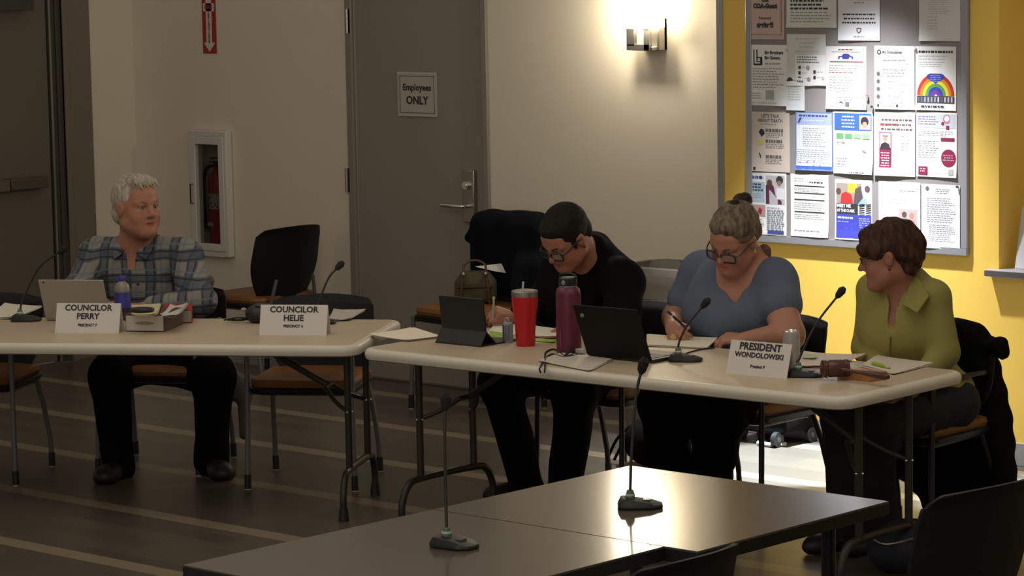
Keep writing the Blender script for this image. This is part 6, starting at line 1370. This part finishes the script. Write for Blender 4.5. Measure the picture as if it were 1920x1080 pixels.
for dx in (0.0, 0.04): b.tube(catmull([c_+A([-0.17-dx, -0.08, 0.02])-base, c_+A([-0.12-dx, -0.06, 0.12])-base, c_+A([-0.06, -0.04, 0.20])-base]), 0.007, 6)
b.build('handle', BLKC, t)
c_ = atz(1690, 1075, 0)
t = cloth_thing('backpack', 'navy backpack on the floor under the right end of the middle table', 'bag', [ell(c_+A([0, 0.02, 0.08]), (0.15, 0.12, 0.09), k=0.03), ell(c_+A([0.05, 0.03, 0.12]), (0.11, 0.10, 0.07), k=0.05)], mat('bag_navy', (0.012, 0.014, 0.026), 0.8), seed=26, amp=0.007, floor=True)
base = A(t.location); MB().tube(catmull([c_+A([-0.08, -0.07, 0.13])-base, c_+A([0.0, -0.09, 0.12])-base, c_+A([0.10, -0.06, 0.15])-base]), 0.004, 6).build('zipper', STEEL, t)
# trash bin with liner
p0 = atz(1150, 797, 0); bx = -8.33; by = 10.30
t = thing('trash_bin', 'large beige-grey trash bin with a clear liner folded over its rim, by the wall', 'trash bin', (bx, by, 0), 0.0)
hx, hy = 0.30, 0.19; TBM = mat('bin_plastic', (0.17, 0.145, 0.105), 0.6)
MB().rrect(hx, hy, 0.08, [(0.05, 0.0), (0.04, 0.02), (0.012, 0.75), (0.0, 0.755), (0.0, 0.79), (0.02, 0.79), (0.06, 0.10)], n=6).build('bin_body', TBM, t)
LN = bpy.data.materials.new('liner_plastic'); LN.use_nodes = True; nt = LN.node_tree; pb = nt.nodes['Principled BSDF']; pb.inputs['Base Color'].default_value = (0.55, 0.52, 0.46, 1); pb.inputs['Roughness'].default_value = 0.25; pb.inputs['Alpha'].default_value = 0.32
b = MB(); rings = []
for k, (ins, z) in enumerate(((0.03, 0.71), (0.012, 0.795), (-0.010, 0.798), (-0.014, 0.75), (-0.018, 0.69), (-0.016, 0.63))):
    ring = []; 
    for i in range(64):
        a_ = 2*PI*i/64; cxx = math.copysign(abs(math.cos(a_))**0.5, math.cos(a_)); cyy = math.copysign(abs(math.sin(a_))**0.5, math.sin(a_)); w_ = 0.008*math.sin(i*1.9+k*1.3)*(k > 2)+0.006*math.sin(i*0.7+k*2)*(k > 2)
        ring.append((cxx*(hx-ins+w_), cyy*(hy-ins+w_), z-(0.05*math.sin(a_*1.0+0.6)+0.02*math.sin(3*a_))*(k > 3)))
    rings.append(ring)
b.loft(rings, cap=False).build('bin_liner', LN, t)
# black wheeled caster frame by the wall
c_ = atz(1432, 834, 0); c_ = A([c_[0]-0.06, c_[1]+0.08, 0])
t = thing('rolling_case', 'low black rolling case with casters near the wall behind the seated women', 'case', tuple(c_))
MB().box(-0.12, 0.19, -0.09, 0.14, 0.055, 0.13).build('case_body', mat('case_black_matte', (0.004, 0.004, 0.004), 0.8, spec=0.1), t, bevel=0.012)
MB().tube([(-0.11, -0.09, 0.14), (0.2, -0.09, 0.14), (0.2, 0.13, 0.14)], 0.008, 8).build('carry_rail', C('rail_grey', 0.09, 0.09, 0.09, 0.3), t)
for x, y in ((0.19, 0.10), (0.15, -0.10), (-0.09, -0.09)):
    wv = MB().tube([(x-0.012, y, 0.035), (x+0.012, y, 0.035)], 0.035, 16).build('caster_wheel', BLACK, t)
    MB().tube([(x-0.014, y, 0.035), (x+0.014, y, 0.035)], 0.012, 10).build('wheel_hub', C('hub_grey', 0.05, 0.05, 0.05, 0.3), wv)
MB().tube([(0.05, -0.11, 0.012), (0.13, -0.12, 0.012), (0.17, -0.06, 0.012)], 0.010, 8).build('foot_bar', C('bar_white', 0.3, 0.3, 0.3, 0.3), t)
